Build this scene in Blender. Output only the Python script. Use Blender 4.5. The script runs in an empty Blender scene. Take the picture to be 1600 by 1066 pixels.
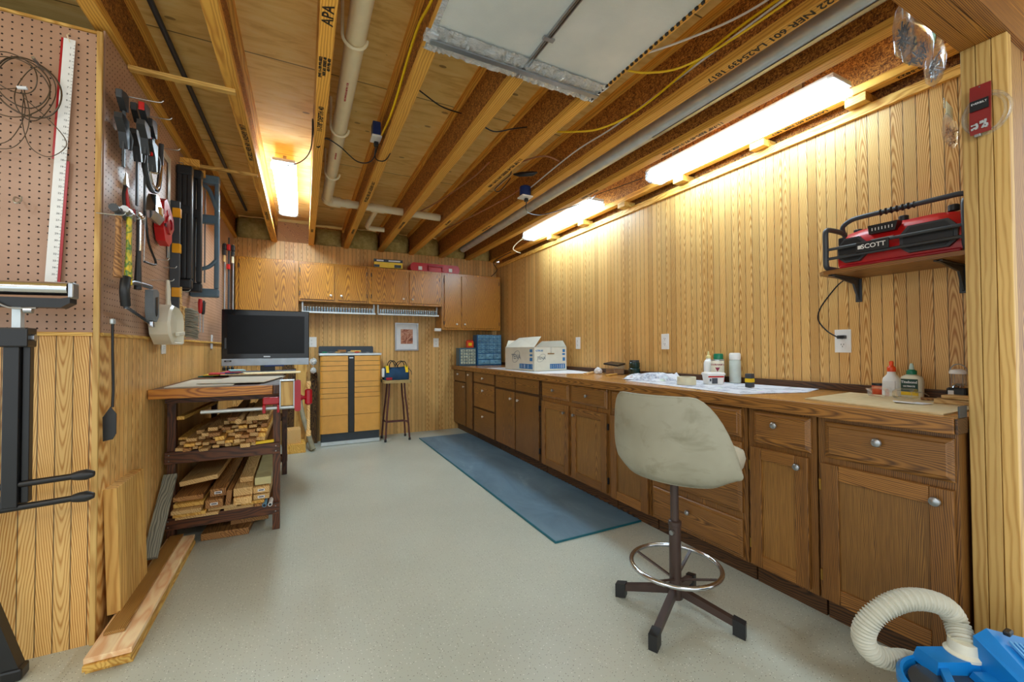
import bpy, bmesh, math, random
from mathutils import Vector, Matrix, Euler
R = math.radians
rnd = random.Random(7)
SC = bpy.context.scene
COL = SC.collection

# ------------------------------------------------------------------ camera, light, exposure
CAMZ = 1.12
cd = bpy.data.cameras.new('camera'); cam = bpy.data.objects.new('camera', cd); COL.objects.link(cam)
cd.sensor_width = 36.0; cd.lens = 36.0 * 647.8 / 1600; cd.clip_start = 0.02; cd.clip_end = 60
_y, _p, _r = .4663, .0179, -.0051
_right = Vector((math.cos(_y), -math.sin(_y), 0)); _f0 = Vector((math.sin(_y), math.cos(_y), 0)); _u = Vector((0, 0, 1))
_f = _f0 * math.cos(_p) + _u * math.sin(_p); _u2 = _u * math.cos(_p) - _f0 * math.sin(_p)
_r2 = _right * math.cos(_r) + _u2 * math.sin(_r); _u3 = _u2 * math.cos(_r) - _right * math.sin(_r)
cam.matrix_world = Matrix(((_r2.x, _u3.x, -_f.x, 0), (_r2.y, _u3.y, -_f.y, 0), (_r2.z, _u3.z, -_f.z, CAMZ), (0, 0, 0, 1)))
SC.camera = cam
SC.view_settings.view_transform = 'Standard'; SC.view_settings.look = 'None'; SC.view_settings.gamma = 1
SC.view_settings.use_curve_mapping = False
SC.view_settings.exposure = 0.95
SC.cycles.use_denoising = True
SC.cycles.max_bounces = 10; SC.cycles.diffuse_bounces = 6
W = bpy.data.worlds.new('world'); SC.world = W; W.use_nodes = True
W.node_tree.nodes['Background'].inputs[0].default_value = (.88, .96, 1.0, 1)
W.node_tree.nodes['Background'].inputs[1].default_value = 0.82
LENS_STRENGTH = 12.5
def area_light(name, loc, size, power, color, rot=(0, 0, 0)):
    l = bpy.data.lights.new(name, 'AREA'); l.shape = 'RECTANGLE'; l.size, l.size_y = size; l.energy = power; l.color = color
    o = bpy.data.objects.new(name, l); COL.objects.link(o); o.location = loc; o.rotation_euler = rot
    return o
# unseen fill lights, added to brighten the room from the camera side
area_light('fill_light_behind', (.2, -1.3, 2.3), (1.2, .3), 12, (.92, .97, 1), (R(25), 0, 0))
area_light('fill_light_left', (-1.6, .2, 2.3), (.3, 1.2), 6, (.95, .97, 1), (0, R(-10), 0))

# ------------------------------------------------------------------ helpers
def tag(o, label=None, cat=None, group=None, kind=None):
    if label: o['label'] = label
    if cat: o['category'] = cat
    if group: o['group'] = group
    if kind: o['kind'] = kind
    return o
def thing(name, label, cat, loc=(0, 0, 0), group=None, rz=0):
    o = bpy.data.objects.new(name, None); COL.objects.link(o); o.location = loc; o.rotation_euler = (0, 0, rz)
    o.empty_display_size = .05
    return tag(o, label, cat, group)
def wloc(p):
    v = Vector((0, 0, 0))
    while p: v += p.location; p = p.parent
    return v
class MB:
    """collects shapes into one mesh; coordinates are in the world unless local=True on build"""
    def __init__(s): s.bm = bmesh.new()
    def box(s, x0, x1, y0, y1, z0, z1, M=None, bev=0):
        vs = [s.bm.verts.new((x, y, z)) for x in (x0, x1) for y in (y0, y1) for z in (z0, z1)]
        fs = [s.bm.faces.new([vs[i] for i in f]) for f in ((0, 1, 3, 2), (4, 6, 7, 5), (0, 4, 5, 1), (2, 3, 7, 6), (0, 2, 6, 4), (1, 5, 7, 3))]
        if bev:
            es = {e for f in fs for e in f.edges}
            r = bmesh.ops.bevel(s.bm, geom=list(es), offset=bev, segments=2, affect='EDGES', profile=.5)
            vs = list({v for f in r['faces'] for v in f.verts} | {v for v in vs if v.is_valid})
        if M: bmesh.ops.transform(s.bm, matrix=M, verts=vs)
        return s
    def boxc(s, c, d, M=None, bev=0, rot=None):
        if rot: 
            MM = Matrix.Translation(c) @ Euler(rot).to_matrix().to_4x4()
            return s.box(-d[0]/2, d[0]/2, -d[1]/2, d[1]/2, -d[2]/2, d[2]/2, MM, bev)
        return s.box(c[0]-d[0]/2, c[0]+d[0]/2, c[1]-d[1]/2, c[1]+d[1]/2, c[2]-d[2]/2, c[2]+d[2]/2, M, bev)
    def loft(s, rings, cap=True, closed=False):
        bm = s.bm; L = [[bm.verts.new(p) for p in r] for r in rings]; n = len(L[0])
        for a, b in zip(L, L[1:] + ([L[0]] if closed else [])):
            for i in range(n):
                try: bm.faces.new((a[i], a[(i+1) % n], b[(i+1) % n], b[i]))
                except ValueError: pass
        if cap and not closed:
            try: bm.faces.new(L[0][::-1]); bm.faces.new(L[-1])
            except ValueError: pass
        return s
    def tube(s, pts, r, n=10, cap=True, closed=False, flat=None):
        pts = [Vector(p) for p in pts]; N = len(pts); rings = []
        rr = r if isinstance(r, (list, tuple)) else [r] * N
        def T(i):
            if closed: return (pts[(i+1) % N] - pts[i-1]).normalized()
            a = pts[min(i+1, N-1)] - pts[max(i-1, 0)]
            return a.normalized() if a.length > 1e-9 else Vector((0, 0, 1))
        t0 = T(0); up = Vector((0, 0, 1)) if abs(t0.z) < .9 else Vector((1, 0, 0))
        nrm = (up - t0 * up.dot(t0)).normalized()
        for i in range(N):
            t = T(i); nrm = (nrm - t * nrm.dot(t)); nrm = nrm.normalized() if nrm.length > 1e-6 else t.orthogonal().normalized()
            b = t.cross(nrm)
            f = flat or 1
            rings.append([pts[i] + (nrm * math.cos(a) * f + b * math.sin(a)) * rr[i] for a in [2*math.pi*k/n for k in range(n)]])
        return s.loft(rings, cap, closed)
    def cyl(s, p0, p1, r, r1=None, n=16): return s.tube([p0, p1], [r, r if r1 is None else r1], n)
    def lathe(s, c, prof, n=20, M=None):
        """prof: (radius, height) pairs, around a vertical axis through c"""
        rings = []
        for rad, h in prof:
            rings.append([Vector((max(rad, 1e-4)*math.cos(2*math.pi*k/n), max(rad, 1e-4)*math.sin(2*math.pi*k/n), h)) for k in range(n)])
        MM = Matrix.Translation(c) @ (M or Matrix.Identity(4))
        return s.loft([[MM @ v for v in r] for r in rings])
    def prism(s, poly, a0, a1, axis='Z'):
        """poly in the plane across axis: Z:(x,y) Y:(x,z) X:(y,z)"""
        def P(u, v, w): return (u, v, w) if axis == 'Z' else (u, w, v) if axis == 'Y' else (w, u, v)
        return s.loft([[P(u, v, a0) for u, v in poly], [P(u, v, a1) for u, v in poly]])
    def xf(s, M): bmesh.ops.transform(s.bm, matrix=M, verts=s.bm.verts); return s
    def build(s, name, mat, parent=None, smooth=False, local=False, base=True, auto=None):
        bm = s.bm; bmesh.ops.recalc_face_normals(bm, faces=bm.faces)
        off = Vector((0, 0, 0))
        if not local:
            if parent: off = wloc(parent)
            elif base:
                xs = [v.co for v in bm.verts]
                off = Vector(((min(v.x for v in xs)+max(v.x for v in xs))/2, (min(v.y for v in xs)+max(v.y for v in xs))/2, min(v.z for v in xs)))
            for v in bm.verts: v.co -= off
        me = bpy.data.meshes.new(name); bm.to_mesh(me); bm.free()
        o = bpy.data.objects.new(name, me); COL.objects.link(o)
        if mat: me.materials.append(mat)
        if parent: o.parent = parent
        elif not local: o.location = off
        if smooth or auto:
            me.polygons.foreach_set('use_smooth', [True]*len(me.polygons))
            if auto or True:
                try: me.set_sharp_from_angle(angle=R(auto or 40))
                except Exception: pass
        return o
def struct(o): o['kind'] = 'structure'; return o
def dup(root, loc, label=None, rz=None):
    r = root.copy(); COL.objects.link(r); r.location = loc
    if rz is not None: r.rotation_euler = (0, 0, rz)
    if label: r['label'] = label
    for ch in list(root.children):
        c = ch.copy(); COL.objects.link(c); c.parent = r
        for g in list(ch.children):
            d = g.copy(); COL.objects.link(d); d.parent = c
    return r
def text(name, body, M, size, mat, parent, ext=.0004, offs=0.0, sx=1.0):
    """lettering: M maps text space (x right, y up, z out) to the world; centred"""
    c = bpy.data.curves.new(name, 'FONT'); c.body = body; c.size = size; c.align_x = 'CENTER'; c.align_y = 'CENTER'
    c.extrude = ext; c.offset = offs; c.resolution_u = 3
    t = bpy.data.objects.new('tmp', c); COL.objects.link(t)
    me = bpy.data.meshes.new_from_object(t); bpy.data.objects.remove(t); bpy.data.curves.remove(c)
    me.transform(M @ Matrix.Diagonal((sx, 1, 1, 1))); 
    if parent: me.transform(Matrix.Translation(-wloc(parent)))
    me.materials.clear(); me.materials.append(mat)
    o = bpy.data.objects.new(name, me); COL.objects.link(o)
    if parent: o.parent = parent
    return o
def basis(loc, xd, yd):
    x = Vector(xd).normalized(); y = Vector(yd).normalized(); z = x.cross(y)
    return Matrix(((x.x, y.x, z.x, loc[0]), (x.y, y.y, z.y, loc[1]), (x.z, y.z, z.z, loc[2]), (0, 0, 0, 1)))

# ------------------------------------------------------------------ materials
class NT:
    def __init__(s, name):
        s.m = bpy.data.materials.new(name); s.m.use_nodes = True; s.t = s.m.node_tree
        s.b = s.t.nodes['Principled BSDF']
    def n(s, typ, **kw):
        nd = s.t.nodes.new(typ)
        for k, v in kw.items():
            if k.startswith('i_'):
                key = k[2:]; key = int(key) if key.isdigit() else key.replace('_', ' ')
                if isinstance(v, (bpy.types.NodeSocket,)): s.t.links.new(v, nd.inputs[key])
                else: nd.inputs[key].default_value = v
            else: setattr(nd, k, v)
        return nd
    def link(s, a, b): s.t.links.new(a, b)
    def math(s, op, a, b=None, c=None):
        nd = s.t.nodes.new('ShaderNodeMath'); nd.operation = op
        for i, v in enumerate((a, b, c)):
            if v is None: continue
            if isinstance(v, bpy.types.NodeSocket): s.t.links.new(v, nd.inputs[i])
            else: nd.inputs[i].default_value = v
        return nd.outputs[0]
    def obj(s): 
        return s.n('ShaderNodeTexCoord').outputs['Object']
    def mapped(s, scale, loc=(0, 0, 0)):
        mp = s.n('ShaderNodeMapping'); s.link(s.obj(), mp.inputs[0]); mp.inputs['Scale'].default_value = scale; mp.inputs['Location'].default_value = loc
        return mp.outputs[0]
    def noise(s, vec, scale=5, detail=3, rough=.5, dist=0):
        nd = s.n('ShaderNodeTexNoise'); s.link(vec, nd.inputs['Vector']); nd.inputs['Scale'].default_value = scale
        nd.inputs['Detail'].default_value = detail; nd.inputs['Roughness'].default_value = rough; nd.inputs['Distortion'].default_value = dist
        return nd.outputs['Fac']
    def ramp(s, fac, stops):
        nd = s.n('ShaderNodeValToRGB'); s.link(fac, nd.inputs[0]); e = nd.color_ramp.elements
        while len(e) < len(stops): e.new(.5)
        for el, (p, c) in zip(e, stops): el.position = p; el.color = (*c, 1) if len(c) == 3 else c
        return nd.outputs[0]
    def mix(s, fac, a, b, blend='MIX'):
        nd = s.n('ShaderNodeMix', data_type='RGBA', blend_type=blend)
        for i, v in ((0, fac), (6, a), (7, b)):
            if isinstance(v, bpy.types.NodeSocket): s.link(v, nd.inputs[i])
            elif i == 0: nd.inputs[0].default_value = v
            else: nd.inputs[i].default_value = (*v, 1) if len(v) == 3 else v
        return nd.outputs[2]
    def bump(s, h, strength=.3, dist=.002):
        nd = s.n('ShaderNodeBump'); s.link(h, nd.inputs['Height']); nd.inputs['Strength'].default_value = strength; nd.inputs['Distance'].default_value = dist
        s.link(nd.outputs[0], s.b.inputs['Normal'])
    def base(s, c, rough=.5, metal=0, spec=None):
        if isinstance(c, bpy.types.NodeSocket): s.link(c, s.b.inputs['Base Color'])
        else: s.b.inputs['Base Color'].default_value = (*c, 1)
        if isinstance(rough, bpy.types.NodeSocket): s.link(rough, s.b.inputs['Roughness'])
        else: s.b.inputs['Roughness'].default_value = rough
        s.b.inputs['Metallic'].default_value = metal
        if spec is not None: s.b.inputs['Specular IOR Level'].default_value = spec
        return s.m
def rgb(r, g, b):
    f = lambda c: ((c/255+.055)/1.055)**2.4 if c > 10 else c/255/12.92
    return (f(r), f(g), f(b))
_plain = {}
def plain(name, c, rough=.5, metal=0, var=.12, spec=None):
    """plain painted/plastic/metal surface with slight procedural unevenness"""
    if name in _plain: return _plain[name]
    s = NT(name); c = rgb(*c); n = s.noise(s.obj(), 14, 4)
    a = tuple(max(0, x*(1-var)) for x in c); b = tuple(min(1, x*(1+var)) for x in c)
    m = s.base(s.ramp(n, [(.3, a), (.7, b)]), rough, metal, spec)
    _plain[name] = m
    return m
def wood(name, light, dark, along='Z', across='X', plank=None, groove=False, F=150, slope=.13, c=.009, A=1.0, warp=1.6, rough=.5,
         gdark=(60, 35, 12), vary=.25, contrast=(.25, .8), off=0.0, fine=.25, spec=None, knots=False, third=.8, coat=0, wsc=None, spread=1.5):
    s = NT(name); li, dk = rgb(*light), rgb(*dark); P = s.obj()
    sp = s.n('ShaderNodeSeparateXYZ'); s.link(P, sp.inputs[0]); ax = {'X': 0, 'Y': 1, 'Z': 2}
    u = sp.outputs[ax[across]]; v = sp.outputs[ax[along]]; t = sp.outputs[({0, 1, 2} - {ax[across], ax[along]}).pop()]
    oi = s.n('ShaderNodeObjectInfo').outputs['Random']
    u0 = s.math('ADD', u, off)
    pw = plank or .14
    uu = s.math('ADD', u0, s.math('MULTIPLY', t, third)) if not groove else u0
    if not plank: uu = s.math('ADD', uu, s.math('MULTIPLY', oi, 3.7))
    q = s.math('DIVIDE', uu, pw); idx = s.math('FLOOR', q); fr = s.math('SUBTRACT', s.math('SUBTRACT', q, idx), .5)
    def wn(k):
        nd = s.n('ShaderNodeTexWhiteNoise', noise_dimensions='1D'); s.link(s.math('ADD', idx, k), nd.inputs['W']); return nd.outputs['Value']
    r1, r2, r3 = wn(.37), wn(17.3), wn(41.9)
    du = s.math('ADD', s.math('MULTIPLY', fr, pw), s.math('MULTIPLY', s.math('SUBTRACT', r1, .5), pw*spread))
    sq = s.math('SQRT', s.math('ADD', s.math('MULTIPLY', s.math('MULTIPLY', du, du), A*A), c*c))
    sgn = s.math('SUBTRACT', s.math('MULTIPLY', s.math('GREATER_THAN', r3, .5), 2), 1)
    vv = s.math('MULTIPLY', s.math('MULTIPLY', v, slope), sgn)
    sc = {'X': [9, 9, 9]}['X']; sc[ax[along]] = 2.2
    if wsc: sc = [wsc[0]]*3; sc[ax[along]] = wsc[1]
    mp = s.n('ShaderNodeMapping'); s.link(P, mp.inputs[0]); mp.inputs['Scale'].default_value = sc
    cmb = s.n('ShaderNodeCombineXYZ'); s.link(s.math('MULTIPLY', idx, 3.1), cmb.inputs[0]); s.link(s.math('MULTIPLY', oi, 9.0), cmb.inputs[1]); s.link(cmb.outputs[0], mp.inputs['Location'])
    wz = s.math('MULTIPLY', s.noise(mp.outputs[0], 1.6, 2), warp)
    val = s.math('ADD', s.math('MULTIPLY', s.math('ADD', sq, vv), F), s.math('ADD', s.math('MULTIPLY', r2, 7.3), s.math('MULTIPLY', wz, 4.0)))
    ring = s.math('FRACT', val)
    tri = s.math('ABSOLUTE', s.math('SUBTRACT', s.math('MULTIPLY', ring, 2), 1))
    sc2 = [260]*3; sc2[ax[along]] = 7
    fib = s.noise(s.mapped(tuple(sc2)), 1, 2)
    g = s.math('ADD', tri, s.math('MULTIPLY', s.math('SUBTRACT', fib, .5), fine*2))
    g = s.math('ADD', g, s.math('MULTIPLY', s.math('SUBTRACT', r3, .5), vary))
    col = s.ramp(g, [(contrast[0], li), (contrast[1], dk)])
    bl = s.noise(s.mapped((3, 3, 3)), .8, 2)
    col = s.mix(s.math('MULTIPLY', s.math('ABSOLUTE', s.math('SUBTRACT', bl, .5)), .9), col, dk)
    rv = s.math('ADD', s.math('MULTIPLY', s.math('SUBTRACT', r1, .5), vary*.8), 1.0)
    hv = s.n('ShaderNodeHueSaturation'); s.link(col, hv.inputs['Color']); s.link(rv, hv.inputs['Value']); col = hv.outputs[0]
    if not plank:
        hv = s.n('ShaderNodeHueSaturation'); s.link(col, hv.inputs['Color']); s.link(s.math('ADD', s.math('MULTIPLY', oi, .35), .82), hv.inputs['Value']); col = hv.outputs[0]
    if knots:
        vo = s.n('ShaderNodeTexVoronoi'); sk = [5]*3; sk[ax[along]] = 1.6; s.link(s.mapped(tuple(sk)), vo.inputs[0]); vo.inputs['Scale'].default_value = 1.0
        kf = s.math('LESS_THAN', vo.outputs['Distance'], .06)
        col = s.mix(s.math('MULTIPLY', kf, .75), col, rgb(95, 55, 20))
    if groove:
        gr = s.math('GREATER_THAN', s.math('ABSOLUTE', fr), .5 - .0016/pw)
        col = s.mix(s.math('MULTIPLY', gr, .85), col, rgb(*gdark))
        h = s.math('SUBTRACT', 1, gr); s.bump(h, .5, .002)
    m = s.base(col, rough, 0, spec)
    if coat: s.b.inputs['Coat Weight'].default_value = coat; s.b.inputs['Coat Roughness'].default_value = .25
    return m
ASH_L, ASH_D = (232, 190, 118), (184, 124, 54)
M_panX = wood('ash_panel_x', ASH_L, ASH_D, 'Z', 'X', .047, True, F=150, slope=.09, rough=.42, warp=.8, spread=2.6, vary=.3, contrast=(.35, 1.05))
M_panY = wood('ash_panel_y', ASH_L, ASH_D, 'Z', 'Y', .047, True, F=150, slope=.09, rough=.42, warp=.8, spread=2.6, vary=.3, contrast=(.35, 1.05))
M_oakZ = wood('oak_stained_vertical', (152, 102, 46), (84, 52, 22), 'Z', 'Y', None, F=190, slope=.05, c=.02, rough=.38, contrast=(.15, 1.25), warp=1.0, fine=.6, vary=.1)
M_oakY = wood('oak_stained_horizontal', (162, 110, 50), (90, 56, 24), 'Y', 'Z', None, F=170, slope=.05, c=.02, rough=.38, contrast=(.15, 1.25), warp=1.0, fine=.6, vary=.1)
M_oakX = wood('oak_stained_crosswise', (162, 110, 50), (90, 56, 24), 'X', 'Z', None, F=170, slope=.05, c=.02, rough=.38, contrast=(.15, 1.25), warp=1.0, fine=.6, vary=.1)
M_oakP = wood('oak_panel_pale', (158, 112, 52), (98, 64, 28), 'Z', 'Y', None, F=230, slope=.04, c=.03, rough=.4, contrast=(.15, 1.25), warp=1.2, fine=.7, vary=.1)
M_oakFar = wood('plywood_oak_orange', (212, 146, 46), (142, 86, 20), 'Z', 'X', None, F=60, slope=.16, c=.02, rough=.3, contrast=(.2, 1.0), warp=1.2, vary=.1, coat=.3, fine=.4, wsc=(4, 1.5))
M_oakFarY = wood('plywood_oak_orange_side', (150, 96, 34), (88, 50, 16), 'Z', 'Y', None, F=60, slope=.2, c=.03, rough=.32, contrast=(.2, .9), warp=2.4, vary=.1, coat=.2)
M_top = wood('worktop_oak', (206, 152, 84), (160, 104, 46), 'Y', 'X', .09, F=140, slope=.06, rough=.22, contrast=(.1, .95), vary=.2, spec=.6)
M_pine = wood('pine_board', (232, 188, 96), (196, 138, 50), 'Y', 'X', None, F=60, slope=.05, c=.02, rough=.55, contrast=(.3, 1), knots=True)
M_pineZ = wood('pine_stud', (218, 178, 104), (188, 142, 72), 'Z', 'Y', None, F=70, slope=.02, c=.02, rough=.5, contrast=(.4, 1.3), knots=True, third=.3, warp=.5, fine=.4)
M_pineX = wood('pine_cross', (228, 184, 100), (188, 136, 56), 'X', 'Z', None, F=60, slope=.05, c=.02, rough=.55, contrast=(.3, 1))
M_flange = wood('joist_flange', (240, 182, 78), (200, 134, 46), 'Y', 'X', None, F=90, slope=.015, c=.02, rough=.6, contrast=(.3, 1.2), vary=.1, warp=.5)
M_lvl = wood('laminated_header', (200, 134, 48), (104, 60, 20), 'X', 'Y', None, F=260, slope=.01, c=.004, rough=.6, contrast=(.1, .9), warp=.25, fine=.5)
M_pale = wood('pale_cut_wood', (226, 190, 128), (188, 142, 78), 'Y', 'X', None, F=90, slope=.04, c=.01, rough=.6, contrast=(.3, 1))
M_brownwd = wood('brown_cut_wood', (186, 134, 74), (120, 76, 36), 'Y', 'X', None, F=90, slope=.04, c=.01, rough=.6, contrast=(.2, 1))
M_cedarb = wood('stained_bench_wood', (110, 62, 30), (58, 30, 14), 'X', 'Z', None, F=60, slope=.08, c=.02, rough=.45, contrast=(.1, .9))
M_cedarZ = wood('stained_bench_leg', (104, 58, 28), (56, 30, 14), 'Z', 'X', None, F=60, slope=.08, c=.02, rough=.45, contrast=(.1, .9))
M_honey = wood('honey_bench_edge', (212, 140, 50), (150, 84, 24), 'X', 'Z', None, F=50, slope=.08, c=.02, rough=.4, contrast=(.2, .9))
M_casing = wood('dark_ash_casing', (216, 166, 90), (140, 92, 36), 'Y', 'X', None, F=190, slope=.02, c=.004, rough=.45, contrast=(.2, .8))
M_grey = wood('weathered_grey_wood', (160, 158, 140), (96, 98, 88), 'Y', 'X', None, F=80, slope=.05, c=.01, rough=.8, contrast=(.2, .9))
M_bark = wood('rough_bark_slab', (126, 92, 50), (50, 32, 18), 'Z', 'X', None, F=50, slope=.2, c=.02, rough=.8, contrast=(.2, .8), warp=4)
M_slab = wood('rough_sawn_yellow', (232, 186, 104), (198, 142, 66), 'Z', 'Y', None, F=40, slope=.03, warp=.7, c=.02, rough=.6, contrast=(.3, 1), knots=True)

def pegboard(name, across):
    s = NT(name); sp = s.n('ShaderNodeSeparateXYZ'); s.link(s.obj(), sp.inputs[0])
    def cell(o): 
        q = s.math('DIVIDE', o, .0254); return s.math('SUBTRACT', s.math('SUBTRACT', q, s.math('FLOOR', q)), .5)
    a = cell(sp.outputs[0 if across == 'X' else 1]); b = cell(sp.outputs[2])
    d = s.math('SQRT', s.math('ADD', s.math('MULTIPLY', a, a), s.math('MULTIPLY', b, b)))
    hole = s.math('LESS_THAN', d, .125)
    n = s.noise(s.obj(), 5, 4); c = s.ramp(n, [(.3, rgb(168, 130, 104)), (.7, rgb(186, 148, 122))])
    s.bump(s.math('SUBTRACT', 1, hole), .6, .003)
    return s.base(s.mix(hole, c, rgb(38, 24, 16)), s.math('ADD', s.math('MULTIPLY', hole, .4), .38), 0)
M_pegX, M_pegY = pegboard('pegboard_x', 'X'), pegboard('pegboard_y', 'Y')
def osb():
    s = NT('osb_web'); vo = s.n('ShaderNodeTexVoronoi', feature='F1'); s.link(s.mapped((38, 16, 70)), vo.inputs[0])
    nz = s.n('ShaderNodeTexNoise'); s.link(s.mapped((1, 1, 1)), nz.inputs[0]); nz.inputs['Scale'].default_value = 30
    sv = s.n('ShaderNodeSeparateColor'); s.link(vo.outputs['Color'], sv.inputs[0])
    v2 = s.n('ShaderNodeTexVoronoi'); s.link(s.mapped((50, 55, 24), (3, 1, 2)), v2.inputs[0]); s2 = s.n('ShaderNodeSeparateColor'); s.link(v2.outputs['Color'], s2.inputs[0])
    f = s.math('ADD', s.math('MULTIPLY', sv.outputs[0], .5), s.math('MULTIPLY', s2.outputs[0], .5))
    f = s.math('ADD', f, s.math('MULTIPLY', s.math('SUBTRACT', nz.outputs[0], .5), .5))
    s.bump(f, .4, .003)
    return s.base(s.ramp(f, [(.15, rgb(84, 46, 16)), (.5, rgb(164, 100, 38)), (.85, rgb(220, 156, 72))]), .6)
M_osb = osb()
def subfloor():
    s = NT('plywood_subfloor'); P = s.mapped((1.5, 7, 7)); n = s.noise(P, 2.2, 5, .6, 1.2)
    c = s.ramp(n, [(.25, rgb(214, 164, 82)), (.5, rgb(242, 202, 120)), (.75, rgb(248, 216, 144))])
    vo = s.n('ShaderNodeTexVoronoi'); s.link(s.mapped((4, 8, 1)), vo.inputs[0]); vo.inputs['Scale'].default_value = 1
    k = s.math('LESS_THAN', vo.outputs['Distance'], .09)
    c = s.mix(s.math('MULTIPLY', k, .65), c, rgb(104, 62, 22))
    sp = s.n('ShaderNodeSeparateXYZ'); s.link(s.obj(), sp.inputs[0])
    q = s.math('FRACT', s.math('DIVIDE', s.math('ADD', sp.outputs[1], 5.03), 1.22))
    ln = s.math('LESS_THAN', q, .006)
    return s.base(s.mix(s.math('MULTIPLY', ln, .8), c, rgb(60, 38, 14)), .7)
M_sub = subfloor()
def floor_mat():
    s = NT('epoxy_floor'); n = s.noise(s.obj(), 1.3, 4)
    c = s.ramp(n, [(.3, rgb(180, 184, 170)), (.7, rgb(194, 198, 184))])
    def flecks(sc, th, colr, sd):
        nonlocal c
        vo = s.n('ShaderNodeTexVoronoi', voronoi_dimensions='2D'); s.link(s.mapped((1, 1, 1), (sd, sd*2, 0)), vo.inputs[0]); vo.inputs['Scale'].default_value = sc
        sv = s.n('ShaderNodeSeparateColor'); s.link(vo.outputs['Color'], sv.inputs[0])
        f = s.math('MULTIPLY', s.math('LESS_THAN', vo.outputs['Distance'], th), s.math('GREATER_THAN', sv.outputs[0], .72))
        c = s.mix(f, c, rgb(*colr))
    flecks(70, .10, (60, 52, 44), 0); flecks(60, .10, (236, 236, 226), 4.2); flecks(85, .08, (120, 96, 70), 9.1)
    sm = s.noise(s.mapped((1, 1, 1), (5, 3, 0)), 3.0, 5, .7)
    s.bump(s.noise(s.obj(), 60, 2), .05, .001)
    return s.base(c, .38, 0, .5)
M_floor = floor_mat()
def foil():
    s = NT('foil_insulation'); sp = s.n('ShaderNodeSeparateXYZ'); s.link(s.obj(), sp.inputs[0])
    w = s.math('SINE', s.math('MULTIPLY', s.math('ADD', sp.outputs[1], s.math('MULTIPLY', sp.outputs[0], .05)), 900))
    n = s.noise(s.mapped((2, 2, 2)), 2, 3); s.bump(s.math('ADD', s.math('MULTIPLY', w, .3), n), .25, .002)
    return s.base(s.ramp(n, [(.3, rgb(214, 222, 222)), (.7, rgb(234, 238, 236))]), .42, .25)
M_foil = foil()
def crinkle():
    s = NT('foil_tape'); n = s.noise(s.mapped((14, 30, 20)), 2, 6, .7, 1.5); s.bump(n, 1.0, .01)
    return s.base(s.ramp(n, [(.3, rgb(190, 198, 204)), (.6, rgb(240, 244, 246))]), .22, .6)
M_tape = crinkle()
def insul():
    s = NT('fiberglass_insulation'); n = s.noise(s.obj(), 14, 6, .7); s.bump(n, .9, .02)
    return s.base(s.ramp(n, [(.3, rgb(176, 156, 78)), (.7, rgb(226, 212, 140))]), .9)
M_insul = insul()
def glassmat(name, c, rough=.08, trans=.85):
    s = NT(name); m = s.base(rgb(*c), rough); s.b.inputs['Transmission Weight'].default_value = trans; s.b.inputs['IOR'].default_value = 1.2
    s.b.inputs['Alpha'].default_value = .4
    return m
M_clear = glassmat('clear_plastic', (235, 240, 244))
def emis(name, c, st):
    s = NT(name); s.base(c, .4); s.b.inputs['Emission Color'].default_value = (*c, 1); s.b.inputs['Emission Strength'].default_value = st
    return s.m
M_lens = emis('lit_lens', (.62, .83, 1.0), LENS_STRENGTH)
M_lens2 = emis('lit_lens_bright', (.66, .86, 1.0), LENS_STRENGTH*2.0)
M_black = plain('black_paint', (22, 22, 24), .35)
M_blkpl = plain('black_plastic', (30, 31, 33), .42)
M_dkgrey = plain('dark_grey_plastic', (60, 64, 68), .45)
M_chrome = plain('chrome', (205, 208, 212), .14, 1.0, .04)
M_steel = plain('brushed_steel', (170, 174, 178), .3, .9, .08)
M_galv = plain('galvanised_steel', (204, 212, 214), .3, .45, .1)
M_white = plain('white_plastic', (238, 238, 234), .35, var=.03)
M_pvc = plain('pvc_cream', (236, 222, 186), .35, var=.04)
M_red = plain('red_plastic', (196, 22, 22), .35, var=.1)
M_dred = plain('red_enamel', (170, 14, 30), .3, var=.1)
M_yel = plain('yellow_plastic', (240, 200, 20), .4, var=.05)
M_blue = plain('blue_plastic', (16, 128, 206), .35, var=.08)
M_dblue = plain('dark_blue_plastic', (24, 52, 110), .4)
M_ink = plain('black_ink', (36, 26, 16), .7)
M_red_ink = plain('red_ink', (190, 90, 90), .7)
M_paper = plain('white_paper', (228, 230, 232), .8, var=.05)
M_mdf = wood('hardboard_sheet', (226, 208, 164), (206, 184, 136), 'Y', 'X', None, F=12, rough=.7, warp=3, contrast=(0, 1), fine=.5)
M_sheet = plain('grey_hardboard', (200, 192, 172), .7, var=.04)
M_hinge = plain('brass_hinge', (170, 130, 60), .35, .7)
M_brass = plain('pale_knob', (236, 226, 210), .2, .2)
M_dark = plain('void_shade', (16, 12, 9), .9)  # near-black colour standing in for the shade inside the wall cavity

# ------------------------------------------------------------------ room shell
YB, XR, XL, YN = 5.6, 2.56, -.71, 2.155
JZ = 2.39                                            # underside of the joists
struct(MB().box(-3.2, 4.2, -3, YB+.1, -.06, 0).build('floor', M_floor))
struct(MB().box(-3.2, 4.2, -3, YB+.35, 2.69, 2.72).build('ceiling', M_sub))
struct(MB().box(XL-.1, XR+.1, YB, YB+.1, 0, 2.405).build('wall_back', M_panX))
o = struct(MB().box(XR, XR+.1, .55, YB, 0, 2.30).build('wall_right', M_panY))
struct(MB().box(XL-.1, XL, YN+.1, YB, 0, 1.185).build('wall_left', M_panY))
struct(MB().box(-3.2, XL, YN, YN+.1, 0, 1.185).build('wall_front', M_panX))
struct(MB().box(XR-.02, XR+.12, .55, YB, 2.30, 2.345).build('trim_1', M_pine))               # top plate of the right wall
struct(MB().box(XR+.05, XR+.2, .3, YB, 2.345, 2.69).build('wall_right_upper', M_osb))
struct(MB().box(XL-.1, XR+.1, YB+.25, YB+.3, 2.4, 2.69).build('wall_back_upper', M_brownwd))
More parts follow.
